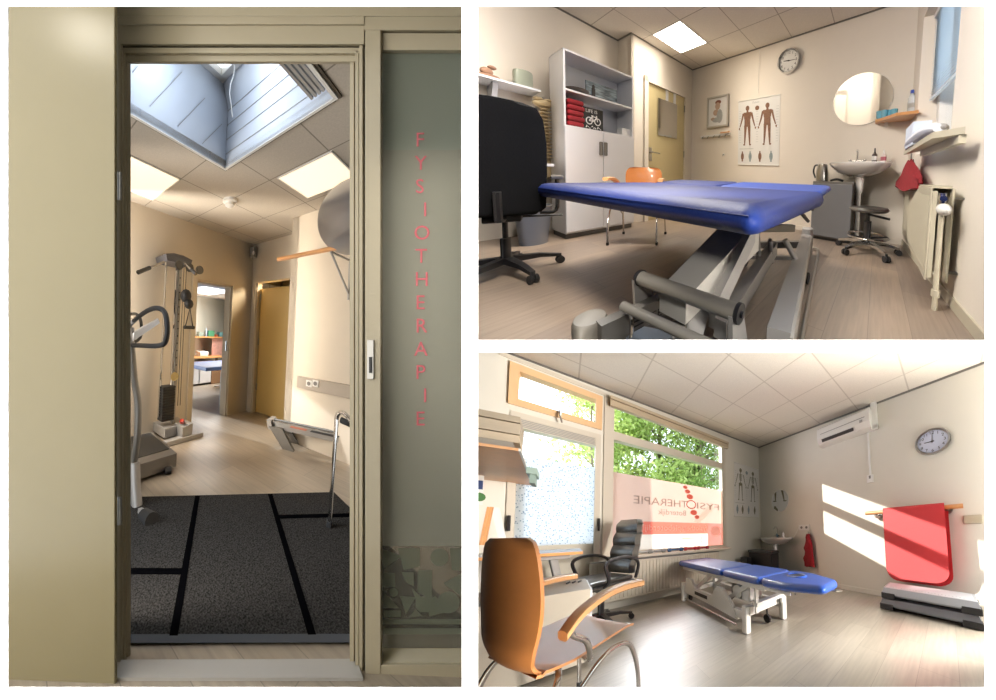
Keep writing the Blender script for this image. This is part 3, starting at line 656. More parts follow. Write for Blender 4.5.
def wood_chair(room, loc, rot, label, zt_b=.84, wt=.06):      # beech plywood shell, chrome legs, wooden arms; faces local +y
    t = Thing(room, 'armchair', label, 'chair', loc, rot)
    def prof(s_):                                     # (y, z) along the bent shell, s_ 0..1 from front lip to top edge
        return [(.24, .435), (.20, .452), (.08, .445), (-.06, .432), (-.16, .428), (-.205, .452), (-.222, .52), (-.22, .62), (-.222, .76), (-.23, zt_b)]
    pr = smooth([(0, y, z) for y, z in prof(0)], 7); n = len(pr); rows = []; cols = 13
    for i, p in enumerate(pr):
        f = i/(n-1); w = .235 if f < .35 else (.235-.055*math.sin(min(1, (f-.35)/.25)*PI/2) if f < .6 else .18+wt*math.sin((f-.6)/.4*PI/2))
        if f > .8: w -= .11*(1-math.sqrt(max(0, 1-((f-.8)/.2)**2)))
        if f < .06: w -= .03*(1-f/.06)
        row = []
        for k in range(cols):
            x = -1+2*k/(cols-1); row.append(V((w*x, p.y+(.02*x*x if f > .5 else 0), p.z+(.012*x*x if f < .45 else 0))))
        rows.append(row)
    nrm = []
    for i in range(n):
        a = rows[max(i-1, 0)][6]; b = rows[min(i+1, n-1)][6]; d_ = (b-a).normalized(); nrm.append(V((0, d_.z, -d_.y)))
    m = MB(); th = .011
    A = [q for r in rows for q in r]; B = [q+nrm[i]*th for i, r in enumerate(rows) for q in r]; N = len(A); fs = []
    for i in range(n-1):
        for k in range(cols-1):
            a = i*cols+k; fs += [[a, a+1, a+cols+1, a+cols], [N+a, N+a+cols, N+a+cols+1, N+a+1]]
    bd = [(i, 0) for i in range(n)] + [(n-1, k) for k in range(1, cols)] + [(i, cols-1) for i in range(n-2, -1, -1)] + [(0, k) for k in range(cols-2, 0, -1)]
    for q in range(len(bd)):
        a = bd[q][0]*cols+bd[q][1]; b = bd[(q+1) % len(bd)][0]*cols+bd[(q+1) % len(bd)][1]; fs.append([a, b, N+b, N+a])
    m.mesh(A+B, fs); t.part('seat_shell', m, M['shell'], ang=35)
    for s_ in (-1, 1):
        x = .25*s_
        m = MB(); m.tube(smooth([(.2*s_, -.02, .30), (.235*s_, .04, .385), (.25*s_, .12, .41), (.256*s_, .19, .37), (.26*s_, .235, .22), (.262*s_, .245, .02)]), .0115, 10); o = t.part('leg', m, M['chrome'])
        m = MB(); m.tube([(.262*s_, .245, 0), (.262*s_, .245, .03)], .015, 10); t.part('foot', m, M['rubber'], parent=o)
        m = MB(); m.tube(smooth([(.17*s_, -.1, .41), (.235*s_, -.14, .39), (.26*s_, -.19, .28), (.268*s_, -.235, .02)]), .0115, 10); o = t.part('leg', m, M['chrome'])
        m = MB(); m.tube([(.268*s_, -.235, 0), (.268*s_, -.235, .03)], .015, 10); t.part('foot', m, M['rubber'], parent=o)
        m = MB(); m.tube(smooth([(.16*s_, .0, .41), (.26*s_, -.03, .43), (.285*s_, -.06, .52), (.285*s_, -.12, .58), (.285*s_, -.1, .63)]), .0115, 10); t.part('arm_support', m, M['chrome'])
        m = MB(); arm = smooth([(.285*s_, -.15, .585), (.285*s_, -.09, .645), (.285*s_, .02, .69), (.288*s_, .13, .70), (.292*s_, .22, .695)], 4)
        m.loft([[p+V((.030*i, 0, .018*j)) for i, j in ((-1, -.6), (-.6, -1), (.6, -1), (1, -.6), (1, .6), (.6, 1), (-.6, 1), (-1, .6))] for p in arm]); t.part('armrest', m, M['plyedge'])
    m = MB(); m.tube([(-.17, .12, .425), (.17, .12, .425)], .01, 8); m.tube([(-.17, -.1, .412), (.17, -.1, .412)], .01, 8); m.tube([(-.1, -.1, .412), (-.1, .12, .425)], .01, 8); m.tube([(.1, -.1, .412), (.1, .12, .425)], .01, 8); t.part('under_frame', m, M['chrome'])
    return t

# ================================================================== ROOM TWO : blue couch, cabinet, basin
zc2 = 2.82; ub2 = 3.43; vd = 3.25; vl = 3.62
PR0 = (ub2, -.30); PRd = V((-1.84, -.165, 0)).normalized(); PRn = V((-PRd.y, PRd.x, 0))   # right wall, slightly splayed; PRn points into the wall or out
if PRn.y > 0: PRn = -PRn
def RW(s_, z, off=0.0): return V((PR0[0]+PRd.x*s_+PRn.x*off, PR0[1]+PRd.y*s_+PRn.y*off, z))   # off>0 into the wall
m = MB(); m.box(-1.2, 4.2, -1.4, 4.2, -.05, 0); struct(R2, 'floor', m, M['floor2'], (2, 1.5, 0))
m = MB(); m.box(-1.2, 4.2, -1.4, 4.2, zc2, zc2+.05); struct(R2, 'ceiling', m, M['ceil2'], (2, 1.5, zc2))
m = MB(); m.box(ub2, ub2+.1, -.9, vd+.5, 0, zc2); struct(R2, 'wall_back', m, M['wall2'], (ub2, 1.5, 0))
dA, dB = 2.30, 3.28
struct(R2, 'wall_left', wall_v(vd, .1, [(dA, dB, 0, 2.28)], 2.08, ub2, 0, zc2), M['wall2'], (2.5, vd, 0))
m = MB(); m.box(2.08, 2.13, vd, vl+.05, 0, zc2); m.box(-1.2, 2.1, vl, vl+.1, 0, zc2); struct(R2, 'wall_left', m, M['wall2'], (1, vl, 0))
def trimline(room, pts, nm, mt, w=.012, h=.02):
    m = MB()
    for a, b in zip(pts, pts[1:]): m.beam(a, b, w, h)
    struct(room, nm, m, mt, pts[0])
trimline(R2, [(-1, vl-.008, zc2-.006), (2.07, vl-.008, zc2-.006), (2.07, vd-.008, zc2-.006), (ub2-.008, vd-.008, zc2-.006)], 'trim_4', M['dark_grey'])
trimline(R2, [(ub2-.008, vd, zc2-.006), (ub2-.008, -.35, zc2-.006)], 'trim_5', M['dark_grey'])
# right wall with the window opening
sL = R2.pl(921, 60, PR0, PRd)[0]; sR = R2.pl(957, 60, PR0, PRd)[0]; zb = 1.03; zt = 2.42
def wbox(mb, s0, s1, z0, z1, o0, o1):
    return mb.loft([[RW(s0, z, o0), RW(s1, z, o0), RW(s1, z, o1), RW(s0, z, o1)] for z in (z0, z1)])
m = MB(); TH = .3
wbox(m, -.05, sL, 0, zc2, 0, TH); wbox(m, sR, 4.4, 0, zc2, 0, TH); wbox(m, sL, sR, 0, zb, 0, TH); wbox(m, sL, sR, zt, zc2, 0, TH)
struct(R2, 'wall_right', m, M['wall2'], (2, -.4, 0))
t = AT(R2, 'window_3', None, None, RW((sL+sR)/2, zb, .2), kind='structure')
m = MB(); wbox(m, sL, sL+.07, zb, zt, .16, .26); wbox(m, sR-.07, sR, zb, zt, .16, .26); wbox(m, sL, sR, zb, zb+.07, .16, .26); wbox(m, sL, sR, zt-.07, zt, .16, .26); wbox(m, (sL+sR)/2-.03, (sL+sR)/2+.03, zb, zt, .17, .25); t.part('frame', m, M['white_plastic'])
m = MB(); wbox(m, sL+.05, sR-.05, zb+.05, zt-.05, .205, .211); t.part('glass', m, M['glass'])
M['slat'] = mat('pale_blue_grey_slats', 'bccbd6', .4, var=.02)
m = MB(); zz = 1.60
while zz < zt-.05:
    m.loft([[RW(sL+.02, zz-.008, .09), RW(sR-.02, zz-.008, .09)], [RW(sL+.02, zz+.006, .115), RW(sR-.02, zz+.006, .115)]], cap=False, closed=False); zz += .024
m.loft([[RW(sL+.02, z, .09), RW(sR-.02, z, .09), RW(sR-.02, z, .115), RW(sL+.02, z, .115)] for z in (1.57, 1.59)])
t.part('venetian_blind', m, M['slat'])
m = MB(); wbox(m, sL+.02, sR-.02, zt-.05, zt, .08, .13); t.part('blind_rail', m, M['white_plastic'])
m = MB(); q = RW(sL+.1, 2.3, .085); m.tube([q, q+V((0.01, 0, -.75))], .003, 6); t.part('cord', m, M['white_plastic'])
# window shelf (cream board on the right wall)
t = AT(R2, 'window_shelf', 'cream wooden shelf board under the bright window on the right wall', 'shelf', (2.2, -.3, .96))
zs = 1.0
P_ = [V(R2.z3(*p, zs)) for p in ((903.5, 155), (932, 138.5), (965, 133.5), (921, 151))]
m = MB(); m.loft([[p-V((0, 0, .0)) for p in P_], [p+V((0, 0, .035)) for p in P_]]); t.part('board', m, M['cream_metal'])
m = MB(); w0, w1 = P_[3].lerp(P_[2], .05), P_[3].lerp(P_[2], .97); m.beam(w0+V((0, 0, -.022)), w1+V((0, 0, -.022)), .03, .045)
t.part('bracket', m, M['cream_metal'])
def onsh(px, py, z): return V(R2.z3(px, py, z))
q = P_[0].lerp(P_[3], .5).lerp(P_[1].lerp(P_[2], .5), .42)
def on_shelf(f, g): return P_[0].lerp(P_[3], g).lerp(P_[1].lerp(P_[2], g), f)
c = on_shelf(.38, .45); m = MB()
ax = (P_[1]-P_[0]).normalized(); sd = V((-ax.y, ax.x, 0))
rs = []
for k in range(9):
    f = k/8; r_ = .075*(1-.5*abs(2*f-1)**4); rs.append([c+ax*(f-.5)*.95+sd*r_*math.cos(a*PI/6)*.9+V((0, 0, .036+r_*.62+r_*.62*math.sin(a*PI/6)*(1+.1*math.sin(k*3)))) for a in range(12)])
m.loft(rs); single(R2, 'folded_towel', m, mat('white_towelling', 'd9dbe2', .9, bump=.4), 'white rolled towel lying on the cream window shelf', 'towel', c)
c = on_shelf(.14, .55); m = MB(); m.loft([[c+ax*x+sd*y+V((0, 0, z)) for x, y in ((-.16, -.055), (.16, -.055), (.16, .06), (-.16, .06))] for z in (.036, .21)])
single(R2, 'tissue_box', m, mat('white_box_card', 'd4deec', .5), 'white tissue box standing behind the towel on the window shelf', 'box', c)
c = on_shelf(.8, .6)+V((0, 0, .036)); m = MB(); m.ell(c+V((0, 0, .03)), .09, .035, .03, 14); m.ell(c+V((.1, 0.01, .02)), .05, .03, .02, 12); single(R2, 'pebble', m, M['grey_metal'], 'small grey stone lying on the near end of the window shelf', 'stone', c)
# ceiling lamp
t = AT(R2, 'ceiling_light', 'square white lit ceiling panel above the cabinet in the consulting room', 'ceiling light', (2.56, 2.7, zc2))
m = MB(); m.box(2.28, 2.85, 2.415, 2.985, zc2-.006, zc2-.001); t.part('diffuser', m, M['lamp2'])
m = MB()
for r in ((2.265, 2.865, 2.4, 2.415), (2.265, 2.865, 2.985, 3.0), (2.265, 2.28, 2.4, 3.0), (2.85, 2.865, 2.4, 3.0)): m.box(*r, zc2-.008, zc2)
t.part('frame', m, M['white_plastic'])
# door with mirror
t = AT(R2, 'door_4', None, None, (dA, vd, 0), kind='structure')
m = MB(); m.box(dA, dA+.07, vd-.03, vd+.02, 0, 2.3); m.box(dB-.07, dB, vd-.03, vd+.02, 0, 2.3); m.box(dA, dB, vd-.03, vd+.02, 2.22, 2.3); t.part('door_frame', m, M['wall2'])
m = MB(); m.box(dA+.07, dB-.07, vd+.005, vd+.05, 0, 2.22, .003); t.part('door_leaf', m, mat('pale_cream_door', 'c9b98a', .45, var=.02))
a = R2.v(654, 150, vd); m = MB(); m.box(dA+.1, dA+.16, vd-.005, vd+.005, .98, 1.2, .002); m.tube([(dA+.13, vd-.005, 1.12), (dA+.13, vd-.06, 1.12), (dA+.28, vd-.06, 1.11)], .011, 8); t.part('door_handle', m, M['chrome'])
for z in (.4, 1.1, 1.95): m = MB(); m.tube([(dB-.07, vd-.01, z), (dB-.07, vd-.01, z+.12)], .012, 8); t.part('hinge', m, M['steel'])
m = MB(); m.box(dA+.45, dA+.51, vd-.002, vd+.004, 1.95, 2.22); m.box(dB-.35, dB-.29, vd-.002, vd+.004, 1.95, 2.22); t.part('tape_strip', m, M['white_lam'])
a = R2.v(658, 94, vd); b = R2.v(676.5, 138, vd)
t = AT(R2, 'wall_mirror', 'tall rectangular mirror hanging on the cream door', 'mirror', ((a[0]+b[0])/2, vd-.01, b[1]))
m = MB(); m.box(a[0], b[0], vd-.012, vd-.004, b[1]-.02, a[1]-.06, .002); t.part('mirror_glass', m, M['mirror'])
# cabinet with open shelves: floor to above head height
fx0, fx1, vf_, vb_ = 1.09, 1.95, 3.0, 3.36
vb_ = 3.40
zt_ = R2.v(567, 49, vf_)[1]; zm = R2.v(563.6, 124, vf_)[1]
t = AT(R2, 'bookcase_cabinet', 'tall white cabinet, open shelves above and two closed doors below', 'cabinet', ((fx0+fx1)/2, (vf_+vb_)/2, 0))
m = MB(); m.box(fx0, fx0+.02, vf_, vb_, .06, zt_); m.box(fx1-.02, fx1, vf_, vb_, .06, zt_); m.box(fx0, fx1, vb_-.01, vb_, .06, zt_); m.box(fx0, fx1, vf_, vb_, zt_-.02, zt_); m.box(fx0, fx1, vf_, vb_, .06, .08); m.box(fx0, fx1, vf_+.01, vb_, zm-.02, zm); t.part('body', m, M['white_lam'])
zs1 = R2.v(564, 88, vf_)[1]
m = MB(); m.box(fx0+.02, fx1-.02, vf_+.01, vb_-.01, zs1-.01, zs1+.01); t.part('shelf', m, M['white_lam'])
um = R2.v(602.5, 150, vf_)[0]
for a, b, s_ in ((fx0+.002, um-.003, 1), (um+.003, fx1-.002, -1)):
    m = MB(); m.box(a, b, vf_-.02, vf_-.001, .08, zm-.012, .002); o = t.part('door', m, M['white_lam'])
    c = um-.028*s_; m = MB(); z1, z0 = R2.v(601, 142, vf_)[1], R2.v(601, 155.5, vf_)[1]; m.box(c-.022, c+.022, vf_-.026, vf_-.02, z0, z1, .01); t.part('handle', m, M['dark_grey'], parent=o)
m = MB(); m.box(fx0+.01, fx1-.01, vf_+.03, vb_-.02, 0, .06); t.part('plinth', m, M['black_plastic'])
# red folded towels
a = R2.v(564.5, 118, vf_+.08)[0]; b = R2.v(583, 118, vf_+.08)[0]
for k in range(5):
    m = MB(); z = zm+.002+k*.062; m.box(a+.02, b+.01*(k % 2), vf_+.04, vf_+.3, z, z+.06, .022, 3)
    single(R2, 'folded_towel', m, M['red_cloth'], 'red folded towel in the cabinet, %s' % ('bottom one of its stack', 'second from the bottom of its stack', 'middle one of its stack', 'second from the top of its stack', 'topmost of its stack')[k], 'towel', ((a+b)/2, vf_+.15, z), group='red towels in the cabinet')
# black sign with bicycle
c0_ = R2.v(583.5, 127, vf_+.1); c1_ = R2.v(603, 108, vf_+.1); zb_, ztp = zm+.002, R2.v(593, 108.5, vf_+.1)[1]
t = AT(R2, 'framed_sign', 'black chalk style sign with a white bicycle beside the red towels', 'sign', ((c0_[0]+c1_[0])/2, vf_+.1, zm))
m = MB(); m.box(c0_[0], c1_[0], vf_+.1, vf_+.12, zb_, ztp, .003); t.part('board', m, M['rubber'])
m = MB(); w = c1_[0]-c0_[0]; h = ztp-zb_; vv_ = vf_+.098
def S(x, y): return (c0_[0]+w*x, vv_, zb_+h*y)
for cx_ in (.28, .7):
    m.tube([S(cx_+.15*math.cos(k*PI/9), .42+.15*math.sin(k*PI/9)) for k in range(18)], .006, 5, closed=True)
for a, b in (((.28, .42), (.42, .62)), ((.42, .62), (.66, .62)), ((.66, .62), (.7, .42)), ((.42, .62), (.5, .42)), ((.5, .42), (.66, .62)), ((.28, .42), (.5, .42)), ((.66, .62), (.64, .7)), ((.38, .66), (.48, .66))): m.tube([S(*a), S(*b)], .006, 5)
m.text('LIFE IS', lambda x, y: S(.1+x, .78+y), .22); [m.tube([S(x_, .1+.05*(k_ % 2)), S(x_+.05, .2-.06*(k_ % 3))], .005, 5) for k_, x_ in enumerate((.12, .2, .28, .4, .48, .56, .68, .76, .84))]; t.part('drawing', m, M['white_plastic'])
# small white pack right, landscape picture and dark dish above
c = R2.v(625, 131, vf_+.1); m = MB(); m.box(c[0]-.07, c[0]+.08, vf_+.05, vf_+.2, zm+.001, zm+.1, .008); single(R2, 'carton', m, mat('white_carton', 'dcd9d6', .6, var=.2, ns=12), 'small white carton at the right end of the lower open shelf', 'box', (c[0], vf_+.12, zm))
a = R2.v(586, 90, vf_+.14)[0]; b = R2.v(617, 90, vf_+.14)[0]; zz = R2.v(587, 80, vf_+.14)[1]
def sea():
    m, nt, bb = nodes('painted_dark_sea'); mp = posn(nt, (3, 1, 16)); n = nt.nodes.new('ShaderNodeTexNoise'); n.inputs['Scale'].default_value = 2.5; lk(nt, mp, 'Vector', n, 'Vector')
    r = nt.nodes.new('ShaderNodeValToRGB'); r.color_ramp.elements[0].color = lin('2c3c48'); r.color_ramp.elements[1].color = lin('8fa0a6'); r.color_ramp.elements[0].position = .35; r.color_ramp.elements[1].position = .7
    lk(nt, n, 'Fac', r, 'Fac'); lk(nt, r, 'Color', bb, 'Base Color'); return m
t = AT(R2, 'landscape_picture', 'wide dark blue seascape picture leaning on the upper shelf', 'picture', ((a+b)/2, vf_+.14, zs1))
m = MB(); m.box(a, b, vf_+.14, vf_+.16, zs1+.012, zz, .002); t.part('canvas', m, sea())
m = MB(); q = a+(b-a)*.22; m.box(q-.02, q+.02, vf_+.132, vf_+.14, zs1+.03, zs1+.14); m.ell((q, vf_+.137, zs1+.16), .018, .004, .03, 8); t.part('painted_figure', m, M['ink'])
c = R2.v(577, 90, vf_+.12); m = MB(); m.lathe((c[0], vf_+.12, zs1+.011), [(.05, 0), (.12, .03), (.13, .045), (.05, .05), (.001, .05)], 20); single(R2, 'shallow_dish', m, mat('dark_bronze', '4a3d33', .4, .3), 'dark shallow dish left on the upper cabinet shelf', 'bowl', (c[0], vf_+.12, zs1))
# wall shelf left with pots
zs2 = 1.62; v9 = vl
a = R2.v(470, 70, vl-.02); c = R2.v(543, 91, 3.32); print('shelf', a, c)
ue = R2.v(541, 90, 3.30)[0]; ze = R2.v(541, 90, 3.30)[1]
t = AT(R2, 'wall_shelf', 'white wall shelf on a white bracket above the black office chair', 'shelf', (ue-.4, vl-.15, ze))
m = MB(); m.box(-.2, ue, 3.30, vl, ze-.022, ze, .002); t.part('board', m, M['white_lam'])
ubk = R2.v(492, 90, vl-.1)[0]
m = MB(); m.ext([(ubk-.02, vl-.001, ze-.022), (ubk-.02, 3.36, ze-.022), (ubk-.02, 3.36, ze-.05), (ubk-.02, vl-.1, ze-.28), (ubk-.02, vl-.06, ze-.6), (ubk-.02, vl-.001, ze-.6)], (.04, 0, 0)); t.part('bracket', m, M['white_lam'])
c = R2.v(523, 82, 3.42); t = AT(R2, 'ceramic_pot', 'grey green cylindrical pot on the white wall shelf', 'pot', (c[0], 3.42, ze))
m = MB(); m.lathe((c[0], 3.42, ze), [(.075, .001), (.085, .02), (.085, .16), (.078, .175), (.07, .175), (.066, .05), (.001, .05)], 24); t.part('pot', m, mat('sage_glaze', '8d9282', .4, var=.1))
c = R2.v(488, 74, 3.45); t = AT(R2, 'clay_figure', 'small brown clay ornament at the left end of the wall shelf', 'ornament', (c[0], 3.45, ze))
m = MB(); m.ell((c[0], 3.45, ze+.03), .10, .06, .03, 14); m.ell((c[0]-.01, 3.45, ze+.08), .05, .04, .04, 12); m.ell((c[0]+.03, 3.45, ze+.13), .035, .03, .02, 12); t.part('body', m, mat('terracotta_clay', '9a7760', .7, var=.2))
# spine model hanging
usp = R2.v(543.5, 100, 3.42)[0]; t = AT(R2, 'spine_model', 'hanging beige skeleton spine model beside the white cabinet', 'anatomical model', (usp, 3.42, .6))
M['bone'] = mat('bone_beige', 'c4b08a', .6, var=.15, ns=12)
zt2, zb2 = R2.v(543, 102, 3.42)[1], R2.v(546, 165, 3.42)[1]
for k in range(16):
    z = zt2-.05-k*(zt2-zb2-.1)/16; m = MB(); w = .045+.0012*k; m.lathe((usp, 3.42, z), [(w*.9, -.017), (w*.7, 0), (w*.9, .014)], 12); m.ell((usp, 3.36, z), w*1.5, .02, .008, 8); t.part('vertebra', m, M['bone'])
m = MB(); m.tube([(usp, 3.44, zt2+.05), (usp, 3.44, zb2)], .01, 6); t.part('rod', m, M['chrome'])
m = MB(); m.ell((usp, 3.42, zt2-.02), .11, .07, .05, 14); m.ell((usp-.06, 3.40, zt2+.02), .05, .05, .02, 10); m.ell((usp+.05, 3.40, zt2+.02), .05, .05, .02, 10); t.part('skull_base', m, M['bone'])
m = MB(); m.ext([(usp-.1, 3.42, zb2+.05), (usp+.12, 3.40, zb2+.07), (usp+.07, 3.40, zb2-.12), (usp, 3.42, zb2-.17)], (0, .04, 0)); t.part('pelvis', m, M['bone'])
m = MB(); m.tube([(usp, 3.44, zt2+.05), (usp, 3.6, zt2+.05)], .01, 6); t.part('wall_hook', m, M['chrome'])
# wall sockets left of the cabinet side (two small screws heads plate)
a = R2.u(552.5, 127, fx0)
# framed portrait
a = R2.u(708, 98, ub2); b = R2.u(728.5, 128, ub2); b2 = R2.u(728, 94.5, ub2)
t = AT(R2, 'framed_picture', 'small white framed drawing of a seated person on the back wall', 'picture', (ub2, (a[0]+b[0])/2, b[1]))
zt3, zb3 = a[1]-.01, R2.u(709, 128.5, ub2)[1]; va, vb9 = a[0], b[0]
m = MB()
for r in ((va, va-.03, zb3, zt3), (vb9, vb9+.03, zb3, zt3), (va, vb9, zb3, zb3+.03), (va, vb9, zt3-.03, zt3)): m.box(ub2-.03, ub2, min(r[0], r[1]), max(r[0], r[1]), r[2], r[3])
t.part('frame', m, mat('silver_frame', 'b9b2a6', .4))
m = MB(); m.box(ub2-.012, ub2-.006, vb9+.02, va-.02, zb3+.02, zt3-.02); t.part('sheet', m, M['paper'])
def W2(x, y): return (ub2-.013, va+(vb9-va)*x, zb3+(zt3-zb3)*y)
M['flesh'] = mat('drawn_rust_wash', 'b59a86', .8, var=.2, ns=20); M['drawgrey'] = mat('drawn_grey_wash', 'a7a8a4', .8, var=.2, ns=20)
def blob(mb, fn, cx_, cy_, rx, ry, n=14): mb.face([fn(cx_+rx*math.cos(2*PI*k/n), cy_+ry*math.sin(2*PI*k/n)) for k in range(n)]); return mb
m = MB(); blob(m, W2, .52, .8, .14, .07); t.part('drawn_hair', m, mat('drawn_brown', '7d4f3d', .8))
m = MB(); blob(m, lambda x, y: (W2(x, y)[0]-.001,)+W2(x, y)[1:], .50, .68, .12, .12); blob(m, W2, .42, .48, .13, .1); blob(m, W2, .28, .28, .1, .05); t.part('drawn_face', m, M['flesh'])
m = MB(); blob(m, lambda x, y: (W2(x, y)[0]-.002,)+W2(x, y)[1:], .6, .35, .14, .22); blob(m, W2, .45, .24, .2, .08); t.part('drawn_body', m, M['drawgrey'])
# hook rack
a = R2.u(701, 137, ub2-.02); b = R2.u(729.5, 133.5, ub2-.02)
t = AT(R2, 'hook_rack', 'white coat rack with five hooks under the framed drawing', 'coat rack', (ub2, (a[0]+b[0])/2, a[1]))
m = MB(); m.box(ub2-.03, ub2, b[0], a[0], a[1]-.02, a[1]+.02, .003); t.part('rail', m, M['white_plastic'])
for k in range(5):
    q = a[0]+(b[0]-a[0])*(.1+.2*k); m = MB(); m.tube([(ub2-.03, q, a[1]), (ub2-.07, q, a[1]-.05), (ub2-.07, q, a[1]-.02)], .008, 6); t.part('hook', m, M['steel'])
c = R2.u(726, 132.5, ub2-.04); m = MB(); m.tube([(ub2-.05, c[0]-.09, a[1]+.035), (ub2-.05, c[0]+.12, a[1]+.035)], .012, 8); single(R2, 'wooden_stick', m, M['beech'], 'short brown stick lying on top of the hook rack', 'stick', (ub2-.05, c[0], a[1]+.025))
c = R2.u(724, 154.5, ub2); t = AT(R2, 'wall_hook', 'single small white hook low on the wall left of the anatomy poster', 'hook', (ub2, c[0], c[1]))
m = MB(); m.disc((ub2, c[0], c[1]), 'u', .022, -.008, 14); t.part('plate', m, M['white_plastic'])
m = MB(); m.tube([(ub2, c[0], c[1]), (ub2-.04, c[0], c[1]-.01), (ub2-.05, c[0]-.01, c[1]-.035)], .007, 6); t.part('hook', m, M['steel'])
# anatomy poster
def figure(t, fn, cx_, cy_, h, mt, nm, back=False, skel=None):
    m = MB(); k = [0]
    def lay(x, y): p = fn(x, y); return p
    def quad(pts): k[0] += 1; m.face([fn(x, y, .0012+.00012*k[0]) for x, y in pts])
    def limb(x0, y0, x1, y1, w0, w1):
        X = lambda a: cx_+a*h*.40*asp; Yv = lambda b: cy_+b*h
        d = math.hypot(x1-x0, (y1-y0)*2.5)+1e-6; nx, ny = (y1-y0)*2.5/d, -(x1-x0)/d
        quad([(X(x0+nx*w0), Yv(y0+ny*w0*.4)), (X(x0-nx*w0), Yv(y0-ny*w0*.4)), (X(x1-nx*w1), Yv(y1-ny*w1*.4)), (X(x1+nx*w1), Yv(y1+ny*w1*.4))])
    asp = fn.asp
    def bl(x, y, rx, ry): k[0] += 1; m.face([fn(cx_+(x+rx*math.cos(a*PI/7))*h*.40*asp, cy_+(y+ry*math.sin(a*PI/7))*h, .0012+.00012*k[0]) for a in range(14)])
    s_ = .55 if skel else 1
    bl(0, .93, .14, .065); limb(0, .88, 0, .83, .06*s_, .08*s_)
    if skel:
        for q in range(6): limb(-.2+.01*q, .80-.035*q, .2-.01*q, .80-.035*q, .022, .022)
        limb(0, .84, 0, .5, .035, .035); bl(0, .5, .2, .05)
    else: limb(-.0, .83, 0, .66, .30, .24); limb(0, .66, 0, .5, .22, .22); limb(0, .52, 0, .47, .23, .2)
    for q in (-1, 1):
        limb(q*.3, .81, q*.42, .63, .07*s_, .055*s_); limb(q*.42, .63, q*.56, .47, .055*s_, .035*s_); bl(q*.6, .43, .05, .03)
        limb(q*.13, .5, q*.16, .27, .11*s_, .07*s_); limb(q*.16, .27, q*.19, .04, .075*s_, .04*s_); bl(q*.22, .02, .08, .02)
    t.part(nm, m, mt)
def poster(room, label, P00, P10, P11, P01, inward, figs, mts, name='anatomy_poster', skel=None, cap=None):
    P00, P10, P11, P01 = map(V, (P00, P10, P11, P01)); inward = V(inward)
    def fn(x, y, off=.0012):
        return tuple(P00.lerp(P10, x).lerp(P01.lerp(P11, x), y)+inward*(.004+off))
    fn.asp = ((P01-P00).length/(P10-P00).length)
    t = AT(room, name, label, 'poster', P00.lerp(P10, .5))
    m = MB(); m.loft([[P00, P10, P11, P01], [p+inward*.004 for p in (P00, P10, P11, P01)]]); t.part('sheet', m, M['paper'])
    for y in (0.0, 1.0):
        m = MB(); a, b = V(fn(0, y)), V(fn(1, y)); m.tube([a, b], .008, 8); t.part('hanging_bar', m, M['white_plastic'])
    for cx_, mt, nm in figs: figure(t, fn, cx_, .30, .62, mt, nm, skel=skel)
    m = MB()
    if cap: m.text(cap, lambda x, y: fn(.36+x, .935+y), .05)
    for k in range(14):
        for xx in (.03, .46, .92): m.face([fn(xx+.0, .35+k*.038), fn(xx+.05, .35+k*.038), fn(xx+.05, .354+k*.038), fn(xx, .354+k*.038)])
    m.face([fn(.04, .245), fn(.4, .245), fn(.4, .252), fn(.04, .252)]); t.part('captions', m, M['drawgrey'])
    m = MB(); blob(m, lambda x, y: fn(x, y, .003), .48, .86, .05, .035); t.part('head_study', m, mts[0])
    for k, cx_ in enumerate((.12, .32, .56, .82)):
        m = MB(); blob(m, fn, cx_, .13, .04, .06); m.face([fn(cx_-.02, .05, .003), fn(cx_+.02, .05, .003), fn(cx_+.015, .21, .003), fn(cx_-.015, .21, .003)]); t.part('joint_study', m, mts[k % 2])
    return t, fn
M['muscle'] = mat('printed_muscle_brown', '7d5a45', .8, var=.5, ns=28); M['tendon'] = mat('printed_joint_blue', '8f9c9e', .8, var=.3, ns=20); M['skelink'] = mat('printed_bone_olive', '77735c', .8, var=.3, ns=25)
def c3(px, py, off=0): a = R2.u(px, py, ub2); return (ub2, a[0], a[1])
t, fn_ = poster(R2, 'muscle anatomy wall poster with two standing figures beside the blue table', c3(738, 164.5), c3(779, 165.5), c3(780.5, 94.5), c3(738.5, 102), (-1, 0, 0), ((.24, M['muscle'], 'muscle_figure'), (.72, M['muscle'], 'muscle_figure')), (M['muscle'], M['tendon']), cap='Muskeln')
a = c3(758.5, 94); m = MB(); m.tube([(ub2-.01, a[1], a[2]+.0), (ub2-.01, a[1], zc2-.02)], .0025, 5); t.part('hanging_cord', m, M['white_plastic'])
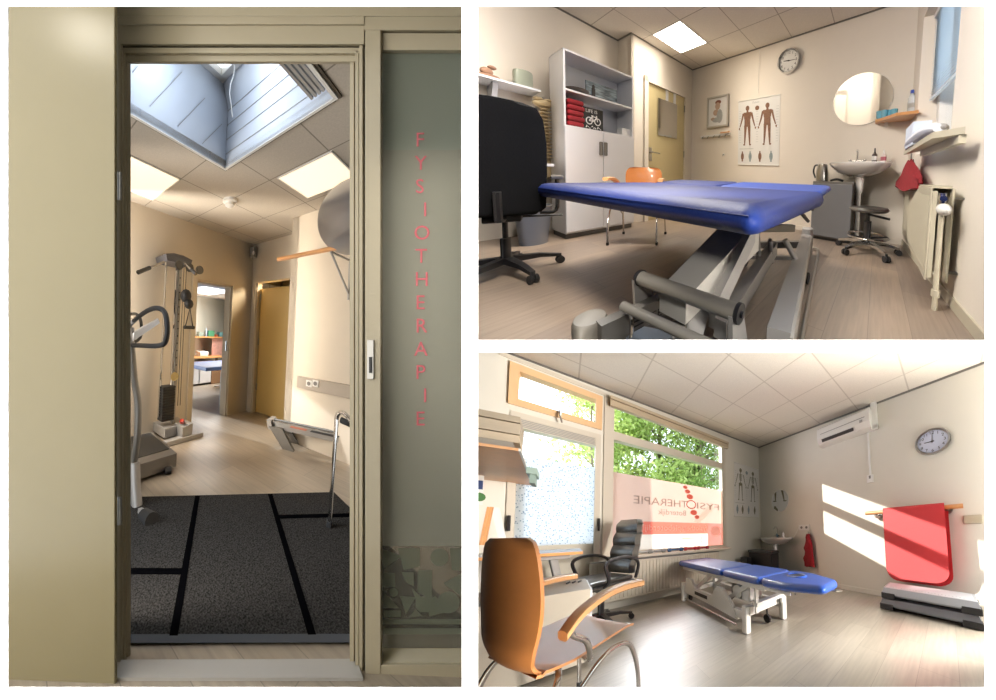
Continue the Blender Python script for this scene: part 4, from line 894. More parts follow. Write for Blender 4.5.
# clocks
def clock(room, label, c, r, mats, ang, ax='u', face='e2dfd8'):
    t = AT(room, 'wall_clock', label, 'clock', c); u, v, z = c
    m = MB(); rings = []
    for rr, dx in ((r, 0), (r, -.03), (r*.93, -.045), (r*.86, -.035), (r*.86, -.02)): rings.append([(u+dx, v+rr*math.cos(k*PI/20), z+rr*math.sin(k*PI/20)) for k in range(40)])
    m.loft(rings, cap=False); t.part('rim', m, mats)
    m = MB(); m.disc((u-.018, v, z), 'u', r*.88, -.003, 40); t.part('dial', m, mat('dial_'+label[:5], face, .6, var=0))
    m = MB()
    for k in range(1, 13):
        a = PI/2-k*PI/6; s_ = str(k); q = r*.68
        m.text(s_, lambda x, y, a=a, q=q, s_=s_: (u-.0225, v-(q*math.cos(a)+x-.055*r*3*len(s_)*.45), z+q*math.sin(a)+y-.1*r), r*.30)
    for k in range(60):
        a = k*PI/30; p = lambda q, w=0: (u-.0225, v-q*math.cos(a), z+q*math.sin(a)); m.tube([p(r*.81), p(r*.855)], r*.006, 4)
    t.part('numerals', m, M['ink'])
    for nm, a, L, w in (('hour_hand', ang[0], .45, .035), ('minute_hand', ang[1], .66, .022)):
        a = math.radians(90-a); m = MB(); d_ = V((0, -math.cos(a), math.sin(a))); n_ = V((0, d_.z, -d_.y)); b = V((u-.027, v, z))
        m.ext([b-d_*r*.12+n_*r*w, b+d_*r*L+n_*r*w*.6, b+d_*r*L-n_*r*w*.6, b-d_*r*.12-n_*r*w], (-.002, 0, 0)); t.part(nm, m, M['ink'])
    m = MB(); m.ell((u-.03, v, z), .004, r*.06, r*.06, 8); t.part('hand_hub', m, M['ink'])
c = R2.u(789, 61.5, ub2); ztop = R2.u(789, 49, ub2)[1]
clock(R2, 'round chrome wall clock above the anatomy poster of the consulting room', (ub2, c[0], c[1]), (ztop-c[1])*.98, M['chrome'], (278, 93), face='d6d3cc')
# round mirror, corner shelf
c = R2.u(861.5, 99.5, ub2); rz = R2.u(863, 73.5, ub2)[1]-c[1]; rv = (R2.u(832, 101, ub2)[0]-R2.u(891, 97, ub2)[0])/2
t = AT(R2, 'round_mirror', 'large round mirror on the wall above the washbasin', 'mirror', (ub2, c[0], c[1]))
m = MB(); m.disc((ub2-.002, c[0]+.0, c[1]), 'u', rv*1.0, -.01, 48, rz*1.0); t.part('mirror_glass', m, M['mirror'])
m = MB(); m.tube([(ub2-.006, c[0]+rv*1.0*math.cos(k*PI/24), c[1]+rz*1.0*math.sin(k*PI/24)) for k in range(48)], .006, 6, closed=True); t.part('bevelled_edge', m, M['white_plastic'])
zsh = R2.u(912, 119, ub2)[1]; zsh = R2.u(911, 117.5, ub2-.02)[1]
t = AT(R2, 'corner_shelf', 'rounded wooden corner shelf between the mirror and the window', 'shelf', (ub2, -.1, zsh))
va_ = R2.u(875, 127, ub2)[0]; q = []
for k in range(9): a = k/8*PI/2; q.append((ub2-.34*math.sin(a)**.8, -.30+(va_+.30)*math.cos(a), zsh-.03))
q = [(ub2-.0, va_, 0)]+[(ub2-.10-.22*k/6, va_-(va_+.16)*(k/6)**.8*.9, 0) for k in range(7)]+[RW(.34, 0), RW(0, 0)]
m = MB(); m.ext([(p[0], p[1], zsh-.03) for p in q], (0, 0, .03)); t.part('board', m, M['beech'])
m = MB(); a = R2.u(886, 128, ub2-.01); m.box(ub2-.03, ub2, a[0]-.02, a[0]+.02, zsh-.07, zsh-.03); t.part('bracket', m, M['white_plastic'])
M['teal'] = pane('teal_glass', (.35, .72, .85), .15)
M['teal'] = mat('teal_plastic', '63a9c2', .25, coat=.3)
for k, (px, lb) in enumerate(((879.5, 'teal drinking cup, leftmost of four on the corner shelf'), (884, 'teal drinking cup, second from the left on the corner shelf'), (888, 'teal drinking cup, second from the right on the corner shelf'), (893.5, 'teal drinking cup, rightmost of four on the corner shelf'))):
    c = R2.u(px, 118, ub2-.09); t = AT(R2, 'cup', lb, 'cup', (ub2-.09, c[0], zsh), 'teal cups on the corner shelf')
    m = MB(); m.lathe((ub2-.09-.02*(k % 2), c[0], zsh+.001), [(.03, 0), (.036, .02), (.04, .09), (.036, .09), (.03, .01), (.001, .01)], 18); t.part('body', m, M['teal'])
c = R2.u(911, 110, ub2-.12); t = AT(R2, 'bottle', 'clear bottle with a blue cap on the corner shelf by the window', 'bottle', (ub2-.12, c[0], zsh))
m = MB(); m.lathe((ub2-.12, c[0], zsh+.001), [(.032, 0), (.036, .02), (.036, .19), (.015, .235), (.013, .25), (.001, .25)], 18); t.part('body', m, mat('pale_bottle_plastic', 'c5ccd0', .2))
m = MB(); m.lathe((ub2-.12, c[0], zsh+.24), [(.017, 0), (.017, .035), (.001, .036)], 14); t.part('cap', m, mat('blue_cap', '2b4fb5', .4))
m = MB(); m.tube([(ub2-.12, c[0], zsh+.08), (ub2-.12, c[0], zsh+.13)], .037, 18); t.part('label_band', m, M['drawgrey'])
# washbasin
yz = R2.u(861, 161, ub2-.2); zr = R2.z  # rim height
vL, vR = R2.u(829, 163, ub2-.25), R2.u(893, 161.5, ub2-.25); vc = (vL[0]+vR[0])/2; hw = (vL[0]-vR[0])/2; zrim = vL[1]
t = AT(R2, 'washbasin', 'white washbasin on a slim pedestal under the round mirror', 'washbasin', (ub2-.25, vc, 0))
def brow(sx, sy, z, n=28):                        # D-shaped outline against the wall
    return [(ub2-.22-(.22*sy*math.cos(a) if math.cos(a) > 0 else .22*math.cos(a)), vc+hw*sx*(abs(math.sin(a))**.8)*(1 if math.sin(a) > 0 else -1), z) for a in (2*PI*k/n for k in range(n))]
m = MB(); m.loft([brow(.3, .35, zrim-.17), brow(.7, .75, zrim-.12), brow(.93, .95, zrim-.05), brow(1, 1, zrim-.012), brow(.99, .99, zrim), brow(.85, .78, zrim-.004), brow(.7, .6, zrim-.09), brow(.2, .2, zrim-.11)]); t.part('basin', m, M['ceramic'], ang=60)
m = MB(); m.lathe((ub2-.24, vc-.02, 0), [(.035, zrim-.36), (.045, zrim-.3), (.05, zrim-.2), (.04, zrim-.17), (.045, zrim-.15)], 16); m.tube([(ub2-.24, vc-.02, 0.0), (ub2-.24, vc-.02, zrim-.3)], .025, 12); t.part('drain_trap', m, M['ceramic'])
m = MB(); q = vc+.03; m.tube(smooth([(ub2-.08, q, zrim), (ub2-.08, q, zrim+.1), (ub2-.09, q, zrim+.15), (ub2-.13, q, zrim+.165), (ub2-.17, q, zrim+.14)]), .012, 10); m.tube([(ub2-.08, q-.07, zrim+.03), (ub2-.08, q+.07, zrim+.03)], .014, 10); o = t.part('tap', m, M['chrome'])
for s_ in (-1, 1): m = MB(); m.ell((ub2-.08, q+s_*.085, zrim+.04), .02, .02, .02, 10); t.part('tap_knob', m, M['chrome'], parent=o)
for px, h, lb, cc, nm in ((874.5, .17, 'dark pump bottle with a white label on the washbasin', '3a2a2a', 'soap_dispenser'), (883.5, .15, 'white soap pump bottle on the right edge of the washbasin', 'd9cdc9', 'soap_dispenser')):
    c = R2.u(px, 158, ub2-.1); t = AT(R2, nm, lb, 'soap bottle', (ub2-.1, c[0], zrim))
    m = MB(); m.lathe((ub2-.1, c[0], zrim+.001), [(.028, 0), (.03, .01), (.03, h*.6), (.012, h*.72), (.012, h*.78), (.001, h*.78)], 16); t.part('body', m, mat('bottle_'+cc, cc, .35))
    m = MB(); m.tube([(ub2-.1, c[0], zrim+h*.76), (ub2-.1, c[0], zrim+h), (ub2-.14, c[0], zrim+h)], .008, 8); t.part('pump', m, M['black_plastic'] if cc[0] == '3' else M['white_plastic'])
    m = MB(); m.tube([(ub2-.1, c[0], zrim+h*.2), (ub2-.1, c[0], zrim+h*.5)], .0305, 16); t.part('label_band', m, M['paper'] if cc[0] == '3' else mat('rose_label', 'b0606c', .5))
# grey fridge cabinet with kettle
fu = 3.02; a = R2.u(812.5, 181, fu); b = R2.u(853, 183, fu)
t = AT(R2, 'small_fridge', 'grey metal under-counter cabinet between the blue couch and the basin', 'cabinet', (fu+.2, (a[0]+b[0])/2, 0))
zf = a[1]; m = MB(); m.box(fu+.03, ub2-.01, b[0], a[0], .03, zf, .006); t.part('body', m, M['dark_grey'])
m = MB(); m.box(fu, fu+.028, b[0]+.004, a[0]-.004, .05, zf-.03, .006); o = t.part('door', m, mat('grey_cabinet_door', '76777a', .4, .3))
m = MB(); m.box(fu+.04, ub2-.05, b[0]+.02, a[0]-.02, 0, .03); t.part('plinth', m, M['black_plastic'])
c = R2.u(822, 178, fu+.2); zk = zf
t = AT(R2, 'kettle', 'brushed steel electric kettle standing on the grey cabinet', 'kettle', (fu+.2, c[0], zk))
m = MB(); m.lathe((fu+.2, c[0], zk+.001), [(.075, 0), (.08, .01), (.078, .1), (.062, .2), (.055, .22), (.001, .225)], 24); t.part('body', m, M['steel'])
m = MB(); m.tube(smooth([(fu+.2, c[0]+.055, zk+.21), (fu+.2, c[0]+.1, zk+.2), (fu+.2, c[0]+.115, zk+.12), (fu+.2, c[0]+.085, zk+.04)]), .012, 8); t.part('handle', m, M['black_plastic'])
m = MB(); m.tube(smooth([(fu+.15, c[0]-.12, zk+.012), (fu+.1, c[0]-.2, zk+.03), (fu+.12, c[0]-.27, zk+.012)]), .014, 8); single(R2, 'power_plug', m, M['rubber'], 'black plug and cord beside the steel kettle', 'plug', (fu+.12, c[0]-.2, zk))
# red cloth on hook under shelf
c = R2.pl(909, 165, PR0, PRd); q = RW(c[0], c[1], -.1); hk = R2.pl(911, 160, PR0, PRd)[1]
t = AT(R2, 'red_cloth', 'dark red cloth bag hanging from a hook below the window shelf', 'cloth', (q.x, q.y, c[1]-.1))
hz = V(R2.z3(910.5, 160, .95)); hz = RW(R2.pl(910, 160, PR0, PRd)[0], .93, -.07)
ztop = R2.pl(911, 161, (PR0[0]+PRn.x*-.1, PR0[1]+PRn.y*-.1), PRd); zbot = R2.pl(909, 189, (PR0[0]+PRn.x*-.1, PR0[1]+PRn.y*-.1), PRd)
lf = R2.pl(898, 180, (PR0[0]+PRn.x*-.1, PR0[1]+PRn.y*-.1), PRd)[0]; rt = R2.pl(920.5, 178, (PR0[0]+PRn.x*-.1, PR0[1]+PRn.y*-.1), PRd)[0]
m = MB(); rs = []; mid = ztop[0]
for k in range(8):
    f = k/7; z = ztop[1]+(zbot[1]-ztop[1])*f; w0 = (lf-mid)*min(1, .15+f*1.1); w1 = (rt-mid)*min(1, .15+f*1.3)
    rs.append([RW(mid+(w0 if math.cos(a) < 0 else w1)*abs(math.cos(a))*(1+.1*math.sin(5*a+k)), z+.02*math.sin(3*a+k), -.1-.045*math.sin(a)*(.4+f)) for a in (2*PI*j/18 for j in range(18))])
m.loft(rs); t.part('cloth', m, M['red_cloth'])
m = MB(); m.tube([RW(mid, ztop[1]-.01, -.1), RW(mid, ztop[1]+.08, -.1)], .006, 6); t.part('hanging_loop', m, M['steel'])
# radiator
vf3, ua3, ub3_ = -.285, 1.86, 3.34; z0r, z1r = .15, .72
t = AT(R2, 'radiator', 'cream double panel radiator on the right wall with a white valve', 'radiator', (2.6, -.33, .15))
m = MB()
for v_ in (vf3, -.385):
    m.box(ua3 if v_ == vf3 else ua3+.0, ub3_, v_-.012, v_, z0r, z1r, .004)
    if v_ == vf3: m.box(ua3, ub3_, v_-.035, v_-.012, z0r+.02, z1r-.02)
t.part('panel', m, M['cream_metal'])
m = MB(); k = ua3+.03
while k < ub3_-.02: m.box(k, k+.012, vf3, vf3+.004, z0r+.05, z1r-.05, .001); k += .034
t.part('ribs', m, M['cream_metal'])
m = MB(); m.box(ua3+.01, ub3_, -.385, vf3-.012, z1r-.004, z1r+.012); t.part('top_grille', m, M['cream_metal'])
pv_ = V((ua3-.06, -.34, .62))
m = MB(); m.tube([(ua3-.02, -.335, .66), (ua3-.07, -.335, .66)], .018, 10); m.tube([(ua3-.05, -.335, .69), (ua3-.05, -.335, .6)], .018, 10); t.part('valve_body', m, M['chrome'])
m = MB(); m.ell((ua3-.09, -.335, .60), .045, .036, .034, 16); t.part('valve_knob', m, M['white_plastic'])
m = MB(); m.tube([(ua3-.05, -.335, .62), (ua3-.05, -.335, 0)], .014, 10); m.tube([(ua3-.05, -.335, .2), (ua3+.02, -.335, .2)], .014, 8); m.tube([(ua3-.05, -.335, .08), (ua3-.05, -.335, .12)], .022, 10); t.part('pipe', m, M['cream_metal'])
for z in (.66, .22): m = MB(); m.beam((ua3+.02, -.385, z), (ua3+.02, -.45, z), .03, .012); t.part('wall_bracket', m, M['steel'])
# skirting
m = MB(); wbox(m, 0, 4.3, 0, .07, -.012, 0); struct(R2, 'baseboard_right', m, M['cream_metal'], (2, -.4, 0))
m = MB(); m.box(ub2-.012, ub2, -.25, vd, 0, .06); struct(R2, 'baseboard_back', m, M['wall2'], (ub2, 1, 0))
# stool
c = R2.z3(872, 251, 0); sc_ = (2.83, .06, 0)
t = Thing(R2, 'stool', 'black round swivel stool with a chrome five star base beside the radiator', 'stool', sc_, .35)
m = MB(); m.lathe((0, 0, 0), [(.12, .425), (.175, .435), (.19, .455), (.175, .475), (.08, .482), (.001, .482)], 32); t.part('seat', m, M['leather'])
m = MB(); m.tube([(0, 0, .1), (0, 0, .33)], .035, 14); m.tube([(0, 0, .33), (0, 0, .43)], .018, 12); t.part('column', m, M['black_plastic'])
m = MB(); m.tube([(0, 0, .40), (-.16, -.14, .385)], .012, 8); t.part('lever', m, M['black_plastic'])
m = MB(); m.tube([(.2*math.cos(k*PI/18), .2*math.sin(k*PI/18), .175) for k in range(36)], .009, 8, closed=True); o = t.part('foot_ring', m, M['chrome'])
m = MB()
for k in range(4): m.tube([(0, 0, .15), (.2*math.cos(k*PI/2), .2*math.sin(k*PI/2), .175)], .008, 6)
t.part('ring_spoke', m, M['black_plastic'], parent=o)
star_base(t, .30, M['chrome'], .03, .04, .11, ph=.9)
# wooden armchair by the cabinet
cc_ = V(((1.27+1.61)/2, (2.44+2.02)/2, 0)); fr = V((-.78, -.63, 0)).normalized(); ctr = cc_-fr*.24
wood_chair(R2, (ctr.x, ctr.y, 0), math.atan2(fr.y, fr.x)-PI/2, 'light wood armchair with chrome legs behind the blue couch')
# waste bin
c = R2.z3(534, 243, 0)
t = Thing(R2, 'waste_bin', 'transparent grey waste bin between the office chair and the cabinet', 'waste bin', c, .0)
m = MB(); rs = []
for w, z in ((.12, 0), (.155, .38), (.165, .38), (.165, .4), (.148, .4), (.115, .012)): rs.append([(w*math.cos(a)*(1 if abs(math.cos(a)) < .99 else 1), w*math.sin(a), z) for a in (2*PI*k/28 for k in range(28))])
m.loft(rs, cap=True); mb_ = mat('smoky_clear_plastic', '6f7684', .3, trans=.3); t.part('body', m, mb_)
m = MB(); m.tube([(.162*math.cos(k*PI/14), .162*math.sin(k*PI/14), .395) for k in range(28)], .008, 6, closed=True); t.part('rim', m, M['dark_grey'])
# office chair (seen from behind), left edge
oc = V((.45, 2.3, 0)); fw = V((.30, .95, 0)).normalized()
t = Thing(R2, 'office_chair', 'black mesh office chair at the left edge, seen from behind', 'office chair', oc, math.atan2(fw.y, fw.x)-PI/2)
m = MB(); rs = []
for z, w, y in ((.47, .21, -.24), (.50, .24, -.25), (.75, .25, -.27), (.95, .25, -.28), (1.10, .235, -.30), (1.17, .2, -.31), (1.19, .13, -.31)):
    rs.append([(w*x, y-.0+.05*x*x*(1 if q else 1)+q, z) for x, q in ((-1, 0), (-.6, 0), (0, 0), (.6, 0), (1, 0), (1, .05), (.6, .06), (0, .07), (-.6, .06), (-1, .05))])
m.loft(rs); t.part('backrest', m, M['mesh_black'])
m = MB(); m.box(-.2, .2, -.2, .24, .45, .51, .03, 3); t.part('seat', m, M['mesh_black'])
m = MB(); m.box(-.1, .1, -.12, .12, .40, .45, .01); m.tube([(0, -.1, .42), (.0, -.26, .44), (0, -.285, .62)], .022, 8); m.tube([(.05, 0, .42), (.34, -.06, .42)], .008, 6); t.part('mechanism', m, M['black_plastic'])
m = MB(); m.tube([(0, 0, .12), (0, 0, .27)], .03, 14); m.tube([(0, 0, .27), (0, 0, .42)], .016, 12); t.part('column', m, M['black_plastic'])
for s_ in (-1, 1):
    m = MB(); m.tube(smooth([(.2*s_, 0, .44), (.3*s_, 0, .45), (.31*s_, 0, .6), (.31*s_, .02, .7)]), .014, 8); o = t.part('arm_support', m, M['black_plastic'])
    m = MB(); m.box(.27*s_-.0 if s_ > 0 else -.35, .35 if s_ > 0 else -.27, -.12, .14, .70, .73, .012); t.part('armrest', m, M['dark_grey'], parent=o)
star_base(t, .33, M['black_plastic'], .03, .04, .11, ph=.2)
# white table edge behind the chair
a = V(R2.z3(552, 165, .72)); t = AT(R2, 'side_table', 'white desk end showing behind the black office chair', 'desk', (a.x-.3, a.y, 0))
zt5 = R2.v(548, 165.5, 3.1)[1]; q = R2.v(552.5, 166, 3.1)[0]
m = MB(); m.box(-.2, q, 3.05, vl-.02, zt5-.01, zt5+.02, .002); t.part('table_top', m, M['white_lam'])
m = MB(); m.box(q-.2, q-.15, 3.1, 3.15, 0, zt5-.01); m.box(q-.2, q-.15, vl-.1, vl-.05, 0, zt5-.01); t.part('leg', m, M['grey_metal'])

# treatment couch of room two
ZT = .672
t = AT(R2, 'treatment_table', 'large blue treatment couch on a grey lifting frame in the foreground', 'treatment table', (1.3, .6, 0))
kk = (R2.h-ZT)/.13
q_near = V(R2.z3(768, 213, ZT)); q_left = V(R2.z3(543, 184.5, ZT))
def q2(p): return V(R2.z3(p[0], p[1], ZT))
# outline on the top plane, near short edge, right long edge
eL, eN = V(R2.z3(512, 183.0, ZT)), V(R2.z3(774, 203, ZT)); uN = (eL.x+eN.x)/2
vN, vF = eN.y, eL.y; L = 1.0
print('couch', eL, eN, ZT)
def cushion(mb, u0, u1, v0, v1_, zt, th, r=.05, rc=.09, sag=.0, zt2=None):
    zt2 = zt if zt2 is None else zt2; n = 6; rs = []
    def outline(ins, f):
        pts = []; a0 = [(u1-rc, v1_-rc, 0), (u0+rc, v1_-rc, PI/2), (u0+rc, v0+rc, PI), (u1-rc, v0+rc, 1.5*PI)]
        for cu_, cv_, st in a0:
            for k in range(n+1):
                a = st+PI/2*k/n; x = cu_+(rc-ins)*math.cos(a); y = cv_+(rc-ins)*math.sin(a); g = (x-u0)/(u1-u0); z = (zt+(zt2-zt)*g)-th+f; pts.append((x, y, z))
        return pts
    for k in range(7): a = -PI/2+k*PI/6; rs.append(outline(r*(1-math.cos(a))*.9, th/2+th/2*math.sin(a)))
    rs = [outline(rc*.9, 0)]+rs+[outline(rc*.95, th)]
    return mb.loft(rs)
m = MB(); cushion(m, uN, uN+L, vN, vF, ZT, .095, .045, .06); t.part('cushion', m, M['blue_vinyl'], ang=60)
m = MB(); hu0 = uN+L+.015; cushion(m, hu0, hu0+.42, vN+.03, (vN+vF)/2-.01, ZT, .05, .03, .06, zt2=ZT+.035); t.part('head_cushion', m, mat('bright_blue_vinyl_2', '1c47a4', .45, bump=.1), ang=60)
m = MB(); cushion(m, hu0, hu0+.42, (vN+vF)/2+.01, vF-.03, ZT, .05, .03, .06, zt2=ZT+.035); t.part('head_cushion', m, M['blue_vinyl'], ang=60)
m = MB()
for a, b in (((uN+.001, vN+.03), (uN+.001, vF-.03)),):
    m.tube([(a[0], a[1], ZT-.03), (b[0], b[1], ZT-.03)], .002, 6)
t.part('seam', m, M['blue_vinyl'])
# under frame of the top
zu = ZT-.075
m = MB()
for v_ in (vN+.18, vF-.18): m.beam((uN+.12, v_, zu-.01), (uN+L+.25, v_, zu-.01), .035, .035)
for u_ in (uN+.2, uN+L*.55, uN+L-.05): m.beam((u_, vN+.18, zu-.01), (u_, vF-.18, zu-.01), .03, .03)
t.part('top_frame', m, M['grey_metal'])
def B2(px, py, z): return V(R2.z3(px, py, z))
# transport roller bars at the near end of the base
a, b = B2(641, 278, .30), B2(738, 313, .30); m = MB(); m.tube([a, b], .030, 18); o = t.part('roller_bar', m, mat('grey_roller', '8a857c', .35, .3))
for p, q in ((a, (a-b).normalized()), (b, (b-a).normalized())):
    m = MB(); m.tube([p-q*.004, p+q*.012], .034, 18); m.tube([p+q*.012, p+q*.022], .012, 10); t.part('end_cap', m, M['black_plastic'], parent=o)
    m = MB(); m.ext([p+V((-.035, 0, .0)), p+V((.035, 0, 0)), V((p.x+.10, p.y, .08)), V((p.x-.02, p.y, .08))], (0, .018, 0)); t.part('roller_arm', m, M['grey_metal'])
a, b = B2(623, 306, .24), B2(702, 342, .24); b = a+(b-a)*1.5; m = MB(); m.tube([a, b], .018, 14); t.part('foot_bar', m, mat('taupe_tube', '938d83', .35, .3))
m = MB(); m.tube(smooth([a, a+V((.02, -.02, -.04)), a+V((.02, -.025, -.12)), a+V((0, -.03, -.2))]), .010, 8); t.part('foot_bar_arm', m, M['chrome'])
# left motor housing with type plate
c = B2(590, 316, .20); m = MB(); m.lathe((c.x, c.y, 0), [(.055, .02), (.062, .04), (.062, .18), (.056, .195), (.03, .20), (.001, .20)], 28); t.part('motor_housing', m, mat('taupe_plastic', '8b8479', .5))
a = B2(606, 345, .10); b = B2(634, 322, .10); d_ = (b-a).normalized(); n_ = V((-d_.y, d_.x, 0)); b = a+d_*.5
q0 = V((c.x, c.y-.05, 0)); dq = V((1, -.1, 0)).normalized(); nq = V((.1, 1, 0)).normalized()
m = MB(); m.loft([[q0+V((0, 0, z)), q0+dq*.55+V((0, 0, z)), q0+dq*.55-nq*.05+V((0, 0, z)), q0-nq*.05+V((0, 0, z))] for z in (.05, .20)]); o = t.part('side_cover', m, M['dark_grey'])
p0 = q0-nq*.051+dq*.12
m = MB()
for r_ in range(4): m.loft([[p0+V((0, 0, .09+r_*.02)), p0+dq*.05+V((0, 0, .09+r_*.02)), p0+dq*.05-nq*.001+V((0, 0, .094+r_*.02)), p0-nq*.001+V((0, 0, .094+r_*.02))], [p0+V((0, 0, .094+r_*.02)), p0+dq*.05+V((0, 0, .094+r_*.02)), p0+dq*.05-nq*.001+V((0, 0, .098+r_*.02)), p0-nq*.001+V((0, 0, .098+r_*.02))]])
m.text('CE', lambda x, y: tuple(p0+dq*(.08+x)-nq*.001+V((0, 0, .125+y))), .05); t.part('type_plate', m, M['ink'], parent=o)
# long base rails
def rail(a, b, w, h, nm, mt): m = MB(); m.beam(a, b, w, h); return t.part(nm, m, mt)
a, b = B2(778, 345, .17), B2(806, 240, .17); rail(a, b, .085, .11, 'base_rail', M['grey_metal'])
d_ = (b-a).normalized(); rail(a+V((0, -.048, -.0)), b+V((0, -.048, 0)), .012, .09, 'rail_cover', mat('light_rail_face', 'a9a49c', .4))
c = b+V((.05, 0, 0)); m = MB(); m.lathe((c.x, c.y, 0), [(.05, .02), (.055, .04), (.055, .27), (.045, .28), (.001, .28)], 20); t.part('rear_foot', m, M['grey_metal'])
a2, b2 = B2(612, 322, .09), B2(730, 246, .09); rail(a2+V((.15, 0, 0)), b2, .06, .08, 'base_rail', M['dark_grey'])
m = MB(); m.beam(V((b2.x, b2.y, .10)), V((b.x, b.y, .13)), .06, .06); t.part('cross_member', m, M['dark_grey'])
m = MB(); m.beam(V((b2.x-.35, b2.y-.05, .10)), V((b.x-.35, b.y-.03, .10)), .03, .03); t.part('cross_member', m, M['grey_metal'])
# lifting arms
a, b = B2(690, 300, .26), B2(740, 240, .46)
m = MB(); d_ = V((0, 1, 0))
for p, q, w0, w1, th, mt, nm in ((B2(672, 306, .22), B2(744, 232, .50), .05, .07, .16, mat('mid_grey_arm', 'bab6ae', .45), 'lift_arm'), (B2(712, 316, .20), B2(752, 232, .52), .05, .04, .035, M['grey_metal'], 'lift_arm'), (B2(720, 330, .16), B2(773, 248, .30), .04, .04, .06, M['grey_metal'], 'lower_arm')):
    m = MB(); m.loft([[p+V((0, -th/2, -w0)), p+V((0, th/2, -w0)), p+V((0, th/2, w0)), p+V((0, -th/2, w0))], [q+V((0, -th/2, -w1)), q+V((0, th/2, -w1)), q+V((0, th/2, w1)), q+V((0, -th/2, w1))]]); t.part(nm, m, mt)
p, q = B2(690, 338, .12), B2(697, 275, .28)
m = MB(); m.ext([B2(683, 300, .25), B2(712, 300, .25), B2(703, 336, .12), B2(692, 336, .12)], (.0, .02, 0)); t.part('gusset_plate', m, M['grey_metal'])
for (x0, y0, z0), (x1, y1, z1), r_ in (((760, 270, .20), (757, 232, .45), .016), ((785, 240, .35), (797, 262, .2), .02), ((672, 338, .12), (712, 300, .2), .012), ((770, 240, .4), (772, 262, .22), .014)):
    m = MB(); m.tube([B2(x0, y0, z0), B2(x1, y1, z1)], r_, 10); t.part('strut', m, M['grey_metal'])
m = MB(); m.beam(B2(753, 228, .45), B2(793, 228, .42), .04, .045); t.part('upper_cross_bar', m, M['dark_grey'])
m = MB(); m.tube([B2(795, 200, .6), B2(813, 210, .5)], .012, 8); m.tube([B2(797, 208, .58), B2(808, 221, .47)], .012, 8); t.part('release_lever', m, M['black_plastic'])
c = B2(807, 278, .04); m = MB(); m.tube([c+V((0, -.012, .0)), c+V((0, .012, 0))], .04, 18); m.tube([c, c+V((0, .03, .07))], .01, 8); t.part('castor', m, M['rubber'])
c = B2(745, 262, .04); m = MB(); m.tube([c+V((0, -.012, .0)), c+V((0, .012, 0))], .035, 18); t.part('castor', m, M['rubber'])
# round foot tube along the right side
a, b = B2(800, 345, .03), B2(818, 252, .03); m = MB(); m.tube(smooth([a, a.lerp(b, .5), b, b+V((.1, .04, 0)), b+V((.12, .12, 0))]), .013, 10); t.part('foot_tube', m, M['steel'])
a, b = B2(612, 348, .05), B2(700, 352, .05); m = MB(); m.beam(B2(632, 335, .10), B2(712, 350, .10), .08, .03); t.part('base_plate', m, mat('blue_grey_plate', '7e8794', .35, .4))

# ================================================================== ROOM THREE : window wall, couch, sunlit wall
ur3, vw = 3.70, 3.10
def zc3(u, v): return 3.05+.036*(u-ur3)+.063*(v-vw)
m = MB(); m.box(-1.6, 4.0, -3.6, vw+.1, -.05, 0); struct(R3, 'floor', m, M['floor3'], (2, 1.5, 0))
m = MB(); cs = [(-1.6, -3.6), (4.0, -3.6), (4.0, vw+.12), (-1.6, vw+.12)]; m.loft([[(a, b, zc3(a, b)) for a, b in cs], [(a, b, zc3(a, b)+.06) for a, b in cs]]); struct(R3, 'ceiling', m, M['ceil3'], (2, 1.5, 3))
m = MB(); m.box(ur3, ur3+.1, -3.6, vw+.1, 0, 3.2); struct(R3, 'wall_right', m, M['wall3'], (ur3, 1, 0))
trimline(R3, [(ur3-.008, vw, zc3(ur3, vw)-.01), (ur3-.008, -1.2, zc3(ur3, -1.2)-.01)], 'trim_6', M['dark_grey'], .012, .03)
trimline(R3, [(-1.2, vw-.008, zc3(-1.2, vw)-.01), (ur3-.01, vw-.008, zc3(ur3, vw)-.01)], 'trim_7', M['dark_grey'], .012, .02)
m = MB(); m.box(ur3-.014, ur3, -1.5, vw, 0, .07); struct(R3, 'baseboard_right', m, M['wall3'], (ur3, 1, 0))
hL, hR = -.50, .355; hB, hT = 2.345, 2.80
wL, wR, wB, wT = .46, 2.52, .70, 2.80
dL, dR, dT = -.48, .345, 2.28
struct(R3, 'wall_window', wall_v(vw, .085, [(hL, hR, hB, hT), (dL, dR, 0.02, dT), (wL, wR, wB, wT)], -1.6, ur3+.1, 0, 3.2), M['wall3'], (1, vw, 0))
def frame(mb, u0, u1, z0, z1, w, v0, v1_):
    for a in ((u0, u1, z0, z0+w), (u0, u1, z1-w, z1), (u0, u0+w, z0+w, z1-w), (u1-w, u1, z0+w, z1-w)): mb.box(a[0], a[1], v0, v1_, a[2], a[3])
    return mb
# hopper window
t = AT(R3, 'window_4', None, None, ((hL+hR)/2, vw, hB), kind='structure')
m = frame(MB(), hL, hR, hB, hT, .075, vw-.02, vw+.08); t.part('frame', m, M['peach'])
m = MB(); m.box(hL+.06, hR-.06, vw+.03, vw+.035, hB+.06, hT-.06); t.part('glass', m, M['glass'])
c = R3.v(560, 416, vw-.03); m = MB(); m.tube([(c[0], vw-.03, c[1]+.08), (c[0], vw-.06, c[1]), (c[0]+.02, vw-.05, c[1]-.08)], .009, 6); t.part('handle', m, M['steel'])
